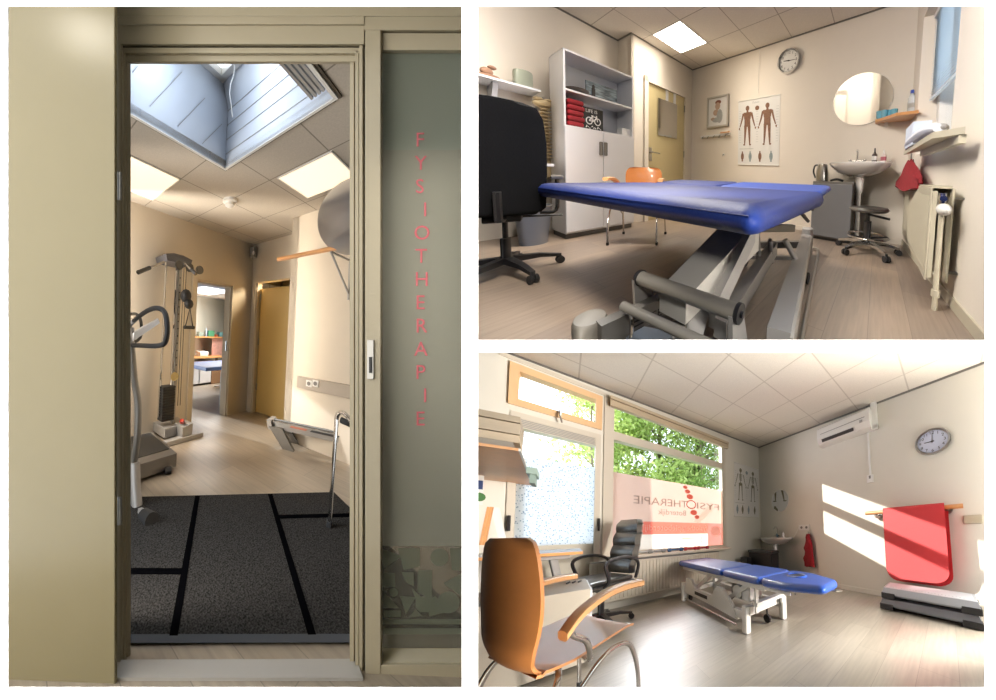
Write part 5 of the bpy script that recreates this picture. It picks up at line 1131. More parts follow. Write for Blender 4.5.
# glazed door with frosted pane
t = AT(R3, 'door_5', None, None, ((dL+dR)/2, vw, 0), kind='structure')
m = frame(MB(), dL, dR, .02, dT, .06, vw-.01, vw+.1); m.box(dL, dR, vw-.005, vw+.09, dT-.16, dT-.05)
m.box(dL+.05, dR-.05, vw+.02, vw+.07, .05, .86); t.part('door_leaf', m, M['frame3'])
m = MB()
for k in range(5): m.box(dL+.07, dR-.07, vw-.008, vw-.004, dT-.15+k*.018, dT-.14+k*.018)
t.part('vent_grille', m, M['grey_metal'])
M['frost3'] = film('pearly_frosted_glass', 'f2f6fa', .05, .85, spots=(42, .2, '9db0c2'))
m = MB(); m.box(dL+.05, dR-.05, vw+.03, vw+.035, .84, dT-.15); t.part('glass', m, M['glass'])
zf0, zf1 = R3.v(520, 456, vw)[1], R3.v(597, 468, vw)[1]
m = MB(); pts = [(dL+.05, .85)]+[(dR-.05, .85)]; n = 14
up = [(dR-.05-(dR-dL-.1)*k/n, zf1+(zf0-zf1)*k/n+.02*math.sin(k*1.9)) for k in range(n+1)]
m.ext([(x, vw+.026, z) for x, z in pts[:1]+pts[1:]+up], (0, .002, 0)); t.part('frosted_film', m, M['frost3'])
for px in (508.5, 598.8):
    c = R3.v(px, 530, vw-.02); m = MB(); m.box(c[0]-.012, c[0]+.012, vw-.03, vw-.005, 1.02, 1.18, .004); t.part('bolt_handle', m, M['black_plastic'])
# big window
t = AT(R3, 'window_5', None, None, ((wL+wR)/2, vw, wB), kind='structure')
m = frame(MB(), wL, wR, wB, wT, .04, vw-.005, vw+.1); m.box(wL, wR, vw, vw+.1, 2.27, 2.385); t.part('frame', m, M['frame3'])
m = MB(); m.box(wL+.03, wR-.03, vw+.05, vw+.055, wB+.03, wT-.03); t.part('glass', m, M['glass'])
m = MB(); m.box(wL-.02, wR+.1, vw-.07, vw-.008, 2.70, 2.78, .006); m.box(wL-.02, wR+.1, vw-.085, vw-.01, 2.785, 2.83, .004); t.part('blind_cassette', m, mat('beige_blind', 'b9a98f', .6))
zfm = 1.83
M['pinkfilm'] = film('pale_pink_window_film', 'ecd8cf', .12, .5); M['whitefilm'] = film('white_window_film', 'f2ebe4', .12, .8); M['redfilm'] = film('coral_window_film', 'eba295', .05, .75); M['greyfilm'] = film('grey_letter_film', 'b8a8a0', .0, .65)
M['rosefilm'] = film('rose_photo_film', 'e0a39a', .15, .6)
def q3(px, py): return R3.v(px, py, vw+.04)
zr0, zr1 = q3(680, 534)[1], q3(680, 522.5)[1]
uwhite = q3(639, 540)[0]; uphoto = q3(708, 540)[0]
z708a = q3(708, 523.5)[1]
vf1 = vw+.044
m = MB(); m.box(wL+.04, wR-.04, vf1, vf1+.001, zr1, zfm); m.box(wL+.04, uwhite, vf1, vf1+.001, wB+.04, zr1); t.part('pink_film', m, M['pinkfilm'])
m = MB(); m.box(uwhite, uphoto, vf1, vf1+.001, wB+.04, zr0); t.part('white_film', m, M['whitefilm'])
m = MB(); m.box(uwhite, uphoto, vf1, vf1+.001, zr0, zr1); t.part('coral_strip', m, M['redfilm'])
m = MB(); m.box(uphoto, wR-.04, vf1, vf1+.001, wB+.04, zr1); t.part('photo_film', m, M['rosefilm'])
m = MB(); c = q3(716, 531); m.disc((c[0], vf1-.002, c[1]), 'v', .13, .001, 24, .09); t.part('photo_motif', m, M['whitefilm'])
m = MB(); a, b, c_, d_ = q3(693, 521), q3(712, 503), q3(713, 510), q3(700, 523); m.face([(p[0], vf1-.0015, p[1]) for p in (a, b, c_, d_)]); t.part('pale_arrow', m, M['whitefilm'])
# mirrored lettering: read from outside
e0, e1 = q3(634, 499), q3(719, 506); Wd = e1[0]-e0[0]
def mtext(txt, uR, z, size, width, mt, nm, dv=.002, parent=None):
    mb = MB(); mb.text(txt, lambda x, y: (x, y, 0), size); xs = [v.co.x for v in mb.bm.verts]; s_ = width/(max(xs)-min(xs))
    for v in mb.bm.verts: v.co = V((uR-(v.co.x-min(xs))*s_, vf1-dv, z+v.co.y))
    return t.part(nm, mb, mt)
uO0 = q3(696, 504)[0]; uO1 = q3(686, 504)[0]
zt_l = q3(690, 508)[1]
mtext('FYSI', q3(719, 505)[0], zt_l-.0, .17, q3(719, 505)[0]-q3(697, 505)[0], M['greyfilm'], 'lettering')
mtext('THERAPIE', q3(687.5, 505)[0], zt_l, .17, q3(687.5, 505)[0]-q3(633.5, 500)[0], M['greyfilm'], 'lettering')
mtext('Boterdijk', q3(686, 512)[0], zt_l-.14, .13, q3(686, 512)[0]-q3(658, 511)[0], M['greyfilm'], 'lettering')
mtext('fysiotherapieboterdijk', q3(707, 529)[0], (zr0+zr1)/2-.035, .13, q3(707, 529)[0]-q3(640, 528)[0], M['whitefilm'], 'web_lettering')
for x, y, r_ in ((685.3, 487.2, .03), (687.6, 491.5, .037), (690, 496.8, .045), (693.8, 512.5, .048), (697, 517, .035)):
    c = q3(x, y); m = MB(); m.disc((c[0], vf1-.003, c[1]), 'v', r_*1.5, .0005, 20, r_); t.part('logo_dot', m, M['redfilm'])
c = q3(691.3, 504.5); m = MB(); m.tube([(c[0]+.095*math.cos(k*PI/14), vf1-.003, c[1]+.07*math.sin(k*PI/14)) for k in range(28)], .009, 5, closed=True); t.part('logo_ring', m, M['redfilm'])
for k in range(4):
    c = q3(701+.4*(k % 2), 536+k*2); m = MB(); m.disc((c[0], vf1-.003, c[1]), 'v', .022, .0005, 10, .012); t.part('small_logo_dot', m, M['redfilm'])
c = q3(682, 538.5); m = MB(); m.box(c[0], q3(699, 538.5)[0], vf1-.003, vf1-.002, c[1]-.006, c[1]+.006); t.part('small_print', m, mat('ochre_print', 'c79a52', .6))
# sill
m = MB(); m.box(wL-.05, wR+.06, vw-.16, vw, .655, .69, .006); struct(R3, 'trim_8', m, M['frame3'], (1.5, vw-.1, .67))
m = MB(); m.box(wL-.08, wL+.02, vw-.012, vw, 0.7, 2.85); m.box(wR-.02, wR+.05, vw-.012, vw, .7, 2.85); m.box(hL-.08, wR+.05, vw-.01, vw, 2.83, 2.87); struct(R3, 'trim_9', m, M['frame3'], (wL, vw, 1))
# dumbbells on the sill
for k, (px, cc, cn) in enumerate(((644, 'b5b7b8', 'silver grey dumbbell, first from the office chair along the window sill'), (657, 'a3a5a6', 'silver grey dumbbell, second from the office chair along the window sill'), (675.5, '2c5686', 'blue dumbbell lying between the grey and the red ones on the sill'), (690.5, 'b32639', 'red dumbbell lying right beside the blue one on the sill'), (703, '9c2234', 'dark red dumbbell, last one at the right end of the sill'))):
    c = R3.v(px, 545.5, vw-.09); w = (.13, .13, .13, .12, .12)[k]; t = AT(R3, 'dumbbell', cn, 'dumbbell', (c[0], vw-.09, .69), 'dumbbells on the window sill')
    m = MB(); m.tube([(c[0]-w*.7, vw-.09, .722), (c[0]+w*.7, vw-.09, .722)], .014, 10); t.part('handle', m, mat('grip_%d' % k, cc, .5))
    for s_ in (-1, 1):
        m = MB(); x = c[0]+s_*w*.8; m.tube([(x-.03, vw-.09, .722), (x-.02, vw-.09, .722), (x+.02, vw-.09, .722), (x+.03, vw-.09, .722)], [.024, .031, .031, .024], 8); t.part('weight', m, mat('weight_%d%d' % (k, s_), cc, .35, .3 if k < 2 else 0))
# radiator under the window
t = AT(R3, 'radiator', 'long white ribbed radiator below the lettered window', 'radiator', (1.4, vw-.08, .12))
rl = R3.v(590, 560, vw-.1)[0]; rr_ = 2.30
m = MB(); m.box(rl, rr_, vw-.10, vw-.03, .12, .62, .005); t.part('panel', m, M['frame3'])
m = MB(); k = rl+.03
while k < rr_-.03: m.box(k, k+.022, vw-.108, vw-.098, .15, .60, .003); k += .05
t.part('ribs', m, M['frame3'])
m = MB(); m.box(rl, rr_, vw-.1, vw-.03, .62, .63); t.part('top_grille', m, M['grey_metal'])
m = MB(); m.tube([(rl, vw-.06, .16), (rl-.25, vw-.06, .16)], .012, 8); m.tube([(rr_, vw-.06, .16), (rr_+.05, vw-.06, .16), (rr_+.05, vw-.06, 0)], .012, 8); t.part('pipe', m, M['frame3'])
# skeleton poster on the window wall
def c4(px, py): a = R3.v(px, py, vw); return (a[0], vw, a[1])
poster(R3, 'skeleton anatomy wall poster in the corner right of the window', c4(734, 516), c4(758.5, 517), c4(758.5, 470), c4(734, 462), (0, -1, 0), ((.24, M['skelink'], 'skeleton_figure'), (.74, M['skelink'], 'skeleton_figure')), (M['tendon'], M['skelink']), skel=True)
# small mirror, basin, tap, socket
def c5(px, py, off=0.0): a = R3.u(px, py, ur3-off); return (ur3-off, a[0], a[1])
c = c5(780, 500.8); rz = c5(780, 490)[2]-c[2]; rv = (c5(771.5, 500)[1]-c5(788.5, 501)[1])/2
t = AT(R3, 'round_mirror', 'small round mirror above the corner washbasin', 'mirror', c)
m = MB(); m.disc((ur3-.002, c[1], c[2]), 'u', rv, -.01, 36, rz); t.part('mirror_glass', m, M['mirror'])
m = MB(); m.tube([(ur3-.008, c[1]+rv*math.cos(k*PI/18), c[2]+rz*math.sin(k*PI/18)) for k in range(36)], .008, 6, closed=True); t.part('edge', m, M['white_plastic'])
off = .22; vL, vR = c5(759.5, 537.5, off), c5(791.5, 536.5, off); vc = (vL[1]+vR[1])/2; hw = (vL[1]-vR[1])/2; zrim = vL[2]+.0
ub2_s, vc_s, hw_s = ub2, vc, hw
def brow3(sx, sy, z, n=26): return [(ur3-.2-(.2*sy*math.cos(a) if math.cos(a) > 0 else .2*math.cos(a)), vc+hw*sx*(abs(math.sin(a))**.8)*(1 if math.sin(a) > 0 else -1), z) for a in (2*PI*k/n for k in range(n))]
t = AT(R3, 'washbasin', 'small white corner washbasin beyond the blue treatment table', 'washbasin', (ur3-.2, vc, 0))
m = MB(); m.loft([brow3(.3, .35, zrim-.16), brow3(.7, .75, zrim-.11), brow3(.95, .95, zrim-.04), brow3(1, 1, zrim-.01), brow3(.99, .99, zrim), brow3(.85, .78, zrim-.004), brow3(.6, .5, zrim-.09)]); t.part('basin', m, M['ceramic'], ang=60)
m = MB(); m.tube([(ur3-.2, vc, zrim-.15), (ur3-.2, vc, zrim-.3)], .05, 12); m.tube([(ur3-.2, vc, zrim-.3), (ur3-.2, vc, 0)], .03, 10); t.part('drain_trap', m, M['ceramic'])
m = MB(); q = vc+.03; m.tube(smooth([(ur3-.07, q, zrim), (ur3-.07, q, zrim+.16), (ur3-.09, q, zrim+.22), (ur3-.16, q, zrim+.22), (ur3-.19, q, zrim+.17)]), .014, 8); m.tube([(ur3-.07, q-.07, zrim+.04), (ur3-.07, q+.07, zrim+.04)], .016, 8); t.part('tap', m, M['chrome'])
for px, h, cc, lb in ((777, .09, '4f6a78', 'small dark soap bottle beside the tap of the corner basin'), (783, .12, 'd3cfd0', 'small white soap bottle on the rim of the corner basin')):
    c = R3.u(px, 533, ur3-.1); m = MB(); m.lathe((ur3-.1, c[0], zrim+.001), [(.03, 0), (.03, h*.7), (.012, h*.8), (.012, h), (.001, h)], 12); single(R3, 'soap_bottle', m, mat('soap_'+cc, cc, .4), lb, 'soap bottle', (ur3-.1, c[0], zrim))
c = c5(804.5, 527.5); t = AT(R3, 'double_socket', 'white double wall socket above the red towel', 'socket', c)
a, b = c5(799, 525), c5(810, 530); m = MB(); m.box(ur3-.02, ur3, b[1], a[1], b[2], a[2], .004); t.part('plate', m, M['white_plastic'])
for f in (.27, .73):
    m = MB(); m.disc((ur3-.021, b[1]+(a[1]-b[1])*f, (a[2]+b[2])/2), 'u', .025, -.002, 12); t.part('socket_recess', m, M['dark_grey'])
c1_, c2_ = c5(799, 527, .02), c5(791, 540, .05); m = MB(); m.tube(smooth([c1_, ((c1_[0]+c2_[0])/2, (c1_[1]+c2_[1])/2, (c1_[2]+c2_[2])/2-.03), c2_]), .005, 6); t.part('cable', m, M['white_plastic'])
# red towel on hook
c = c5(809.5, 534); zb5 = c5(810, 566)[2]; lf, rt = c5(804, 555)[1], c5(816.5, 555)[1]; wtp = (c5(806, 541)[1], c5(813.5, 541)[1])
t = AT(R3, 'red_towel', 'dark red towel hanging from a wall hook beside the washbasin', 'towel', (ur3-.05, c[1], zb5))
m = MB(); rs = []
for k in range(10):
    f = k/9; z = c[2]+(zb5-c[2])*f; g = min(1, f*4)
    a, b = c[1]+(wtp[0]-c[1])*g+(lf-wtp[0])*max(0, f-.3)*1.0+.02*math.sin(k*2), c[1]+(wtp[1]-c[1])*g+(rt-wtp[1])*max(0, f-.3)*.9
    if f == 0: a += .03; b -= .03
    rs.append([(ur3-.055-.04*math.sin(w)*(1+.3*math.sin(3*w+k)), (a+b)/2+(a-b)/2*math.cos(w), z+.012*math.sin(4*w)) for w in (2*PI*j/16 for j in range(16))])
m.loft(rs); t.part('cloth', m, M['red_cloth'])
m = MB(); m.tube([(ur3, c[1], c[2]+.03), (ur3-.05, c[1], c[2]+.02), (ur3-.055, c[1], c[2]+.05)], .008, 6); t.part('hook', m, M['steel'])
# bin and small dark box in the corner
bz = R3.z(760, 588, 0)
def blk(room, px0, px1, pyt, pyb_f, vv_, du, dv):  # box given by a front plane v=vv_
    a = room.v(px0, pyt, vv_); b = room.v(px1, pyt, vv_); return a[0], b[0], a[1]
ub5 = 3.08; a = R3.u(748, 553, ub5); b = R3.u(771.5, 551.5, ub5)
t = AT(R3, 'waste_bin', 'black lidded box standing under the corner washbasin', 'bin', (ub5, (a[0]+b[0])/2, 0))
zt6 = R3.u(760, 550.5, ub5)[1]; print('BIN', a, b, 'basin', vc, hw, zrim)
m = MB(); m.box(ub5, ub5+.26, b[0]+.01, a[0]-.01, 0.0, zt6-.05, .02); t.part('body', m, M['rubber'])
m = MB(); m.box(ub5-.01, ub5+.27, b[0], a[0], zt6-.05, zt6, .012); t.part('lid', m, M['black_plastic'])
a = R3.u(740, 557, 2.85); b = R3.u(747, 557, 2.85); m = MB(); print('CRATE', a, b); m.box(2.85, 3.0, b[0], a[0], 0, a[1], .02); single(R3, 'storage_crate', m, M['rubber'], 'small black crate left of the lidded black box in the corner', 'crate', (3.25, (a[0]+b[0])/2, 0))
# air conditioner
uf = ur3-.22; A = R3.u(816.5, 428, uf); B = R3.u(868.5, 406.5, uf); Cb = R3.u(819, 444.5, uf); v0a, v1a = B[0], A[0]; zt7, zb7 = (A[1]+B[1])/2, Cb[1]
t = AT(R3, 'air_conditioner', 'white wall mounted air conditioner below the ceiling', 'air conditioner', (ur3-.1, (v0a+v1a)/2, zb7))
m = MB(); m.ext([(ur3-.001, v0a, zt7), (uf+.04, v0a, zt7), (uf+.005, v0a, zt7-.04), (uf, v0a, zb7+.1), (uf+.05, v0a, zb7+.01), (uf+.1, v0a, zb7-.0), (ur3-.001, v0a, zb7)], (0, v1a-v0a, 0)); t.part('housing', m, M['white_plastic'], ang=30)
m = MB(); m.box(uf-.004, uf+.002, v0a+.06, v1a-.06, zb7+.165, zb7+.170); t.part('seam', m, M['dark_grey'])
m = MB(); m.ext([(uf+.005, v0a+.22, zb7+.075), (uf+.03, v0a+.22, zb7+.035), (uf+.028, v0a+.22, zb7+.028), (uf+.0, v0a+.22, zb7+.07)], (0, v1a-v0a-.3, 0)); t.part('air_outlet', m, M['black_plastic'])
m = MB(); m.box(uf-.006, uf, v0a+.09, v0a+.13, zb7+.10, zb7+.14); t.part('display', m, M['grey_metal'])
# pipe cover, conduit, thermostat
a, b = c5(870, 400.5, .06), c5(877.5, 427, .06)
t = AT(R3, 'pipe_cover', 'white pipe cover with a thin conduit running down to a wall switch', 'conduit', (ur3, a[1], b[2]))
m = MB(); m.box(ur3-.07, ur3, b[1], a[1], b[2], a[2]+.06, .006); m.box(ur3-.07, ur3, b[1], v0a+.02, b[2]-.02, b[2]+.05, .006); t.part('cover', m, M['white_plastic'])
a, b = c5(871.7, 428, .01), c5(870.5, 477, .01); m = MB(); m.box(ur3-.02, ur3, b[1]-.012, b[1]+.012, b[2], a[2]+.05); t.part('conduit', m, M['white_plastic'])
a, b = c5(866.8, 475.5, .02), c5(873.6, 482, .02); t = AT(R3, 'wall_switch', 'small white control box at the end of the conduit', 'switch', (ur3, (a[1]+b[1])/2, b[2]))
m = MB(); m.box(ur3-.035, ur3, b[1], a[1], b[2], a[2], .005); t.part('housing', m, M['white_plastic'])
m = MB(); m.box(ur3-.038, ur3-.034, b[1]+.03, a[1]-.03, (a[2]+b[2])/2, a[2]-.015); t.part('display', m, M['dark_grey'])
# clock
c = c5(932, 441.3, .03); rz = c5(932, 428.5, .03)[2]-c[2]
clock(R3, 'large round silver wall clock right of the air conditioner', (ur3, c[1], c[2]), rz*1.02, M['steel'], (270, 3), face='c3c8dc')
# rail with red mats
ub9 = ur3-.13; a = R3.u(865.5, 513.7, ub9); b = R3.u(963, 505.5, ub9); zb9 = (a[1]+b[1])/2
t = AT(R3, 'wooden_wall_rail', 'wooden wall rail carrying the red exercise mat', 'rail', (ub9, (a[0]+b[0])/2, zb9))
m = MB(); m.tube([(ub9, a[0], zb9), (ub9, b[0], zb9)], .028, 12); t.part('rail', m, M['beech'])
for px in (876, 947):
    c = R3.u(px, 512, ub9)[0]; m = MB(); m.tube([(ur3, c, zb9-.03), (ub9, c, zb9-.03), (ub9, c, zb9)], .018, 8); m.disc((ur3-.002, c, zb9-.03), 'u', .05, -.02, 16); t.part('bracket', m, M['steel'])
um_ = ub9-.06
a = R3.u(882.5, 508, um_); b = R3.u(944, 503.5, um_); mb0 = R3.u(881, 578, um_)[1]; mb1 = mb0; va_, vb_2 = a[0], b[0]
def matshape(mb, v0, v1_, zt, zbm, uu, th, rc):
    pts = [(v0, zt), (v0, zbm+rc)]+[(v0+rc-rc*math.cos(k*PI/12), zbm+rc-rc*math.sin(k*PI/12)) for k in range(1, 7)]+[(v1_-rc+rc*math.sin(k*PI/12), zbm+rc-rc*math.cos(k*PI/12)) for k in range(0, 6)]+[(v1_, zbm+rc), (v1_, zt)]
    return mb.ext([(uu, a, z) for a, z in pts], (th, 0, 0))
t = AT(R3, 'exercise_mat', 'red foam exercise mat folded over the wooden wall rail', 'mat', (um_, (va_+vb_2)/2, mb0))
ztm = zb9+.045
m = MB(); matshape(m, vb_2, va_, ztm-.02, mb0+.02, um_, .016, .14); t.part('front_layer', m, M['red_mat'], ang=30)
m = MB(); matshape(m, vb_2-.03, va_+.01, ztm-.02, mb0-.03, ub9+.045, .016, .14); t.part('back_layer', m, M['red_mat'], ang=30)
m = MB(); m.ext([(um_, vb_2, ztm-.02)]+[(ub9+.0-(.06)*math.cos(k*PI/8), vb_2, ztm-.02+.03*math.sin(k*PI/8)) for k in range(1, 8)]+[(ub9+.061, vb_2, ztm-.02), (ub9+.045, vb_2, ztm-.02)]+[(ub9+.044*math.cos(k*PI/8), vb_2, ztm-.02+.016*math.sin(k*PI/8)) for k in range(1, 8)]+[(um_+.016, vb_2, ztm-.02)], (0, va_-vb_2, 0)); t.part('fold', m, M['red_mat'], ang=50)
# sockets right
a, b = c5(963, 516.5), c5(982.5, 523.5)
t = AT(R3, 'double_socket', 'cream double wall socket to the right of the red mat', 'socket', (ur3, (a[1]+b[1])/2, b[2]))
m = MB(); m.box(ur3-.02, ur3, b[1], a[1], b[2], a[2]+.01, .005); t.part('plate', m, M['cream_metal'])
for f in (.27, .74):
    m = MB(); m.disc((ur3-.021, b[1]+(a[1]-b[1])*f, (a[2]+b[2])/2), 'u', .035, -.002, 14); t.part('socket_recess', m, mat('ivory', 'bdb49b', .5))
# step platforms
us = 3.10
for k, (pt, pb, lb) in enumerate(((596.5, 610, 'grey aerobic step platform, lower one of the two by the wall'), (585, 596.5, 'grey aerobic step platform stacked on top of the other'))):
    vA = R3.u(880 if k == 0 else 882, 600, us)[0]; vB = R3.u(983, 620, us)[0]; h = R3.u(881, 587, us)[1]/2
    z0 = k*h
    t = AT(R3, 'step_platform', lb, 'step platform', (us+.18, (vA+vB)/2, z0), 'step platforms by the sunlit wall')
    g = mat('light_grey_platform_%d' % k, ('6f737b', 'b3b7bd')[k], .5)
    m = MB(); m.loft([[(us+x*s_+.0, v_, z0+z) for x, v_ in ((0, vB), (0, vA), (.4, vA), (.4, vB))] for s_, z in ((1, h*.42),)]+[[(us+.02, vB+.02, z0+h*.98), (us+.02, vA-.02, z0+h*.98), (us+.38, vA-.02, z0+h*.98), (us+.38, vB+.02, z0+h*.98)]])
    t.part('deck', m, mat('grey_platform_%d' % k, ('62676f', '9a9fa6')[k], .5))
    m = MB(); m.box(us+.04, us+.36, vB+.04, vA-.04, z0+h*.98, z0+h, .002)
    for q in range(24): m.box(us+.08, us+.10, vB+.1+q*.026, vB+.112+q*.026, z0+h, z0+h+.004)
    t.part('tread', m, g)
    for v0_, v1_ in ((vA-.13, vA+.004), (vB-.004, vB+.13)):
        for u0_ in (us-.004, us+.29):
            m = MB(); m.box(u0_, u0_+.115, v0_, v1_, z0+.0045, z0+h*.55, .008); t.part('foot_block', m, M['rubber'])
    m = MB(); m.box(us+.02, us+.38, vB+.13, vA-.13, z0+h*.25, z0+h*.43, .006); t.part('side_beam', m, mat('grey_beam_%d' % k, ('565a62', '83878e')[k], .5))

# treatment table of room three
tu0, tu1, tv0, tv1 = 1.40, 1.97, .66, 2.93; zt8 = .55
t = AT(R3, 'treatment_table', 'blue three part treatment table on a white frame before the window', 'treatment table', (1.68, 1.9, 0))
s1, s2 = 1.79, 1.21
M['blue3'] = mat('bright_blue_vinyl_3', '1b4ba6', .4, var=.05, bump=.1, bs=60, spec=.35)
def vcush(v0, v1_, taper=0, hole=False):
    m = MB(); th = .075; rs = []
    def outl(ins, z):
        if taper: P = [(tu0+.0, v1_), (tu0+.0, v0+.3), (tu0+.14, v0), (tu1-.14, v0), (tu1, v0+.3), (tu1, v1_)]
        else: P = [(tu0, v1_), (tu0, v0), (tu1, v0), (tu1, v1_)]
        c_ = ((tu0+tu1)/2, (v0+v1_)/2); out = []
        n = len(P)
        for i in range(n):
            p0, p, p1 = V(P[i-1]), V(P[i]), V(P[(i+1) % n]); r = .05
            a = p+(p0-p).normalized()*r; b = p+(p1-p).normalized()*r
            for k in range(5): f = k/4; x = a.lerp(p, f).lerp(p.lerp(b, f), f); d_ = V((c_[0], c_[1]))-x; out.append((x.x+d_.x/max(d_.length, .01)*ins, x.y+d_.y/max(d_.length, .01)*ins, z))
        return out
    for k in range(7): a = -PI/2+k*PI/6; rs.append(outl(.035*(1-math.cos(a)), zt8-th/2+th/2*math.sin(a)))
    rs = [outl(.2, zt8-th)]+rs+[outl(.12, zt8+.004)]
    m.loft(rs); return m
for a, b in ((s1+.006, tv1), (s2+.006, s1-.006)): t.part('cushion', vcush(a, b), M['blue3'], ang=60)
t.part('head_cushion', vcush(tv0, s2-.006, True), M['blue3'], ang=60)
m = MB(); c = (1.70, .99); m.lathe((c[0], c[1], zt8+.0), [(.001, .005), (.055, .0052), (.065, .0055), (.072, .008)], 24); t.part('face_hole', m, M['rubber'])
m = MB()
m.tube([(c[0]+.075*math.cos(k*PI/12), c[1]+.085*math.sin(k*PI/12), zt8+.006) for k in range(24)], .012, 8, closed=True); t.part('face_hole_rim', m, M['blue3'])
W_ = M['white_plastic']
m = MB()
for u_ in (tu0+.06, tu1-.06): m.beam((u_, tv1-.08, zt8-.10), (u_, s2-.03, zt8-.10), .03, .05); m.beam((u_, s2-.03, zt8-.10), (u_, tv0+.25, zt8-.095), .02, .025)
for v_ in (tv1-.1, s1, s2): m.beam((tu0+.06, v_, zt8-.10), (tu1-.06, v_, zt8-.10), .03, .03)
t.part('top_frame', m, W_)
LG = ((1.41, 1.40), (1.95, 1.33), (1.39, 2.71), (1.95, 2.66))
for u_, v_ in LG: m = MB(); m.lathe((u_, v_, 0), [(.04, .001), (.045, .012), (.045, .235), (.04, .25), (.001, .25)], 18); o = t.part('leg', m, W_); m = MB(); m.lathe((u_, v_, 0), [(.043, 0), (.048, .003), (.048, .012), (.001, .012)], 18); t.part('foot_pad', m, M['grey_metal'], parent=o)
m = MB(); m.box(1.38, 1.44, 1.38, 2.72, .12, .20, .01); m.box(1.92, 1.98, 1.33, 2.66, .12, .20, .01); m.box(1.41, 1.95, 1.34, 1.41, .17, .25, .01); m.box(1.40, 1.95, 2.65, 2.71, .12, .19, .01); t.part('base_frame', m, W_)
m = MB(); m.ext([(1.37, 1.55, .2), (1.37, 1.75, .36), (1.37, 1.85, .36), (1.37, 1.95, .24), (1.37, 2.35, .24), (1.37, 2.45, .34), (1.37, 2.6, .34), (1.37, 2.66, .16), (1.37, 1.5, .10)], (.04, 0, 0)); t.part('side_cover', m, W_)
m = MB(); m.box(1.366, 1.372, 2.05, 2.35, .17, .21); t.part('type_plate', m, M['ink'])
for v_ in (1.55, 2.25):
    m = MB(); m.beam((1.50, v_+.28, .18), (1.50, v_-.12, zt8-.11), .03, .05); m.beam((1.86, v_+.28, .18), (1.86, v_-.12, zt8-.11), .03, .05); t.part('lift_arm', m, W_)
for u_ in (1.46, 1.90): m = MB(); m.beam((u_, 1.30, .2), (u_, 1.30, zt8-.12), .04, .025); t.part('support_post', m, W_)
m = MB(); m.box(1.44, 1.92, 1.27, 1.33, .26, .30, .006); t.part('cross_bar', m, W_)
m = MB(); m.box(1.55, 1.8, 1.5, 1.8, .22, .38, .03); t.part('motor', m, M['grey_metal'])
m = MB(); m.box(1.5, 1.58, 1.42, 1.56, .25, .40, .015); m.disc((1.49, 1.62, .33), 'u', .07, .02, 18); t.part('gearbox', m, W_)
for u_, v_ in ((1.72, 1.38), (1.45, 2.62)): m = MB(); m.tube([(u_-.01, v_, .05), (u_+.012, v_, .05)], .045, 16); m.tube([(u_, v_, .05), (u_, v_, .15)], .012, 6); t.part('castor', m, M['rubber'])
m = MB(); m.tube([(1.36, 2.6, .06), (1.36, 1.5, .06)], .01, 6); t.part('foot_switch_bar', m, M['steel'])
m = MB(); m.tube(smooth([(1.85, .85, zt8-.08), (1.9, .75, zt8-.12), (1.88, .66, zt8-.1), (1.80, .68, zt8-.09)]), .01, 6); m.tube([(1.6, .95, zt8-.08), (1.6, .95, zt8-.14)], .008, 6); t.part('release_lever', m, M['steel'])

# office chair by the desk
oc = R3.z3(618, 618, 0)
occ = V((.32, 2.60, 0)); fw = V((-.85, -.38, 0)).normalized()
t = Thing(R3, 'office_chair', 'black leather office chair at the desk in front of the window', 'office chair', occ, math.atan2(fw.y, fw.x)-PI/2)
m = MB(); m.box(-.25, .25, -.24, .25, .43, .475, .02, 3); m.box(-.24, .24, -.22, .25, .47, .52, .025, 3); t.part('seat', m, M['leather'])
for k in range(4):
    z0 = .53+k*.155; m = MB(); rs = []; w = .235-.012*abs(k-1.5)
    for f in range(7):
        z = z0+.155*f/6; b_ = .02*math.sin(f/6*PI); y = -.24-.13*((z-.5)/.6); w_ = w-(.05 if (k == 3 and f > 4) else 0)*(f-4)/2
        rs.append([(w_*x, y+q+b_*(1 if q > 0 else .3), z) for x, q in ((-1, 0), (-.9, .05), (-.4, .065), (.4, .065), (.9, .05), (1, 0), (.9, -.03), (0, -.04), (-.9, -.03))])
    m.loft(rs); t.part('backrest_panel', m, M['leather'])
for s_ in (-1, 1):
    m = MB(); m.tube(smooth([(.24*s_, .12, .45), (.29*s_, .10, .52), (.30*s_, .14, .66), (.30*s_, .08, .715), (.30*s_, -.06, .73), (.29*s_, -.2, .70), (.27*s_, -.26, .62), (.25*s_, -.24, .48)]), .018, 8); t.part('armrest', m, M['black_plastic'])
m = MB(); m.box(-.1, .1, -.12, .1, .38, .43, .01); m.tube([(0, 0, .12), (0, 0, .27)], .032, 12); m.tube([(0, 0, .27), (0, 0, .4)], .02, 12); t.part('column', m, M['black_plastic'])
star_base(t, .31, M['black_plastic'], .028, .04, .11, ph=.5)

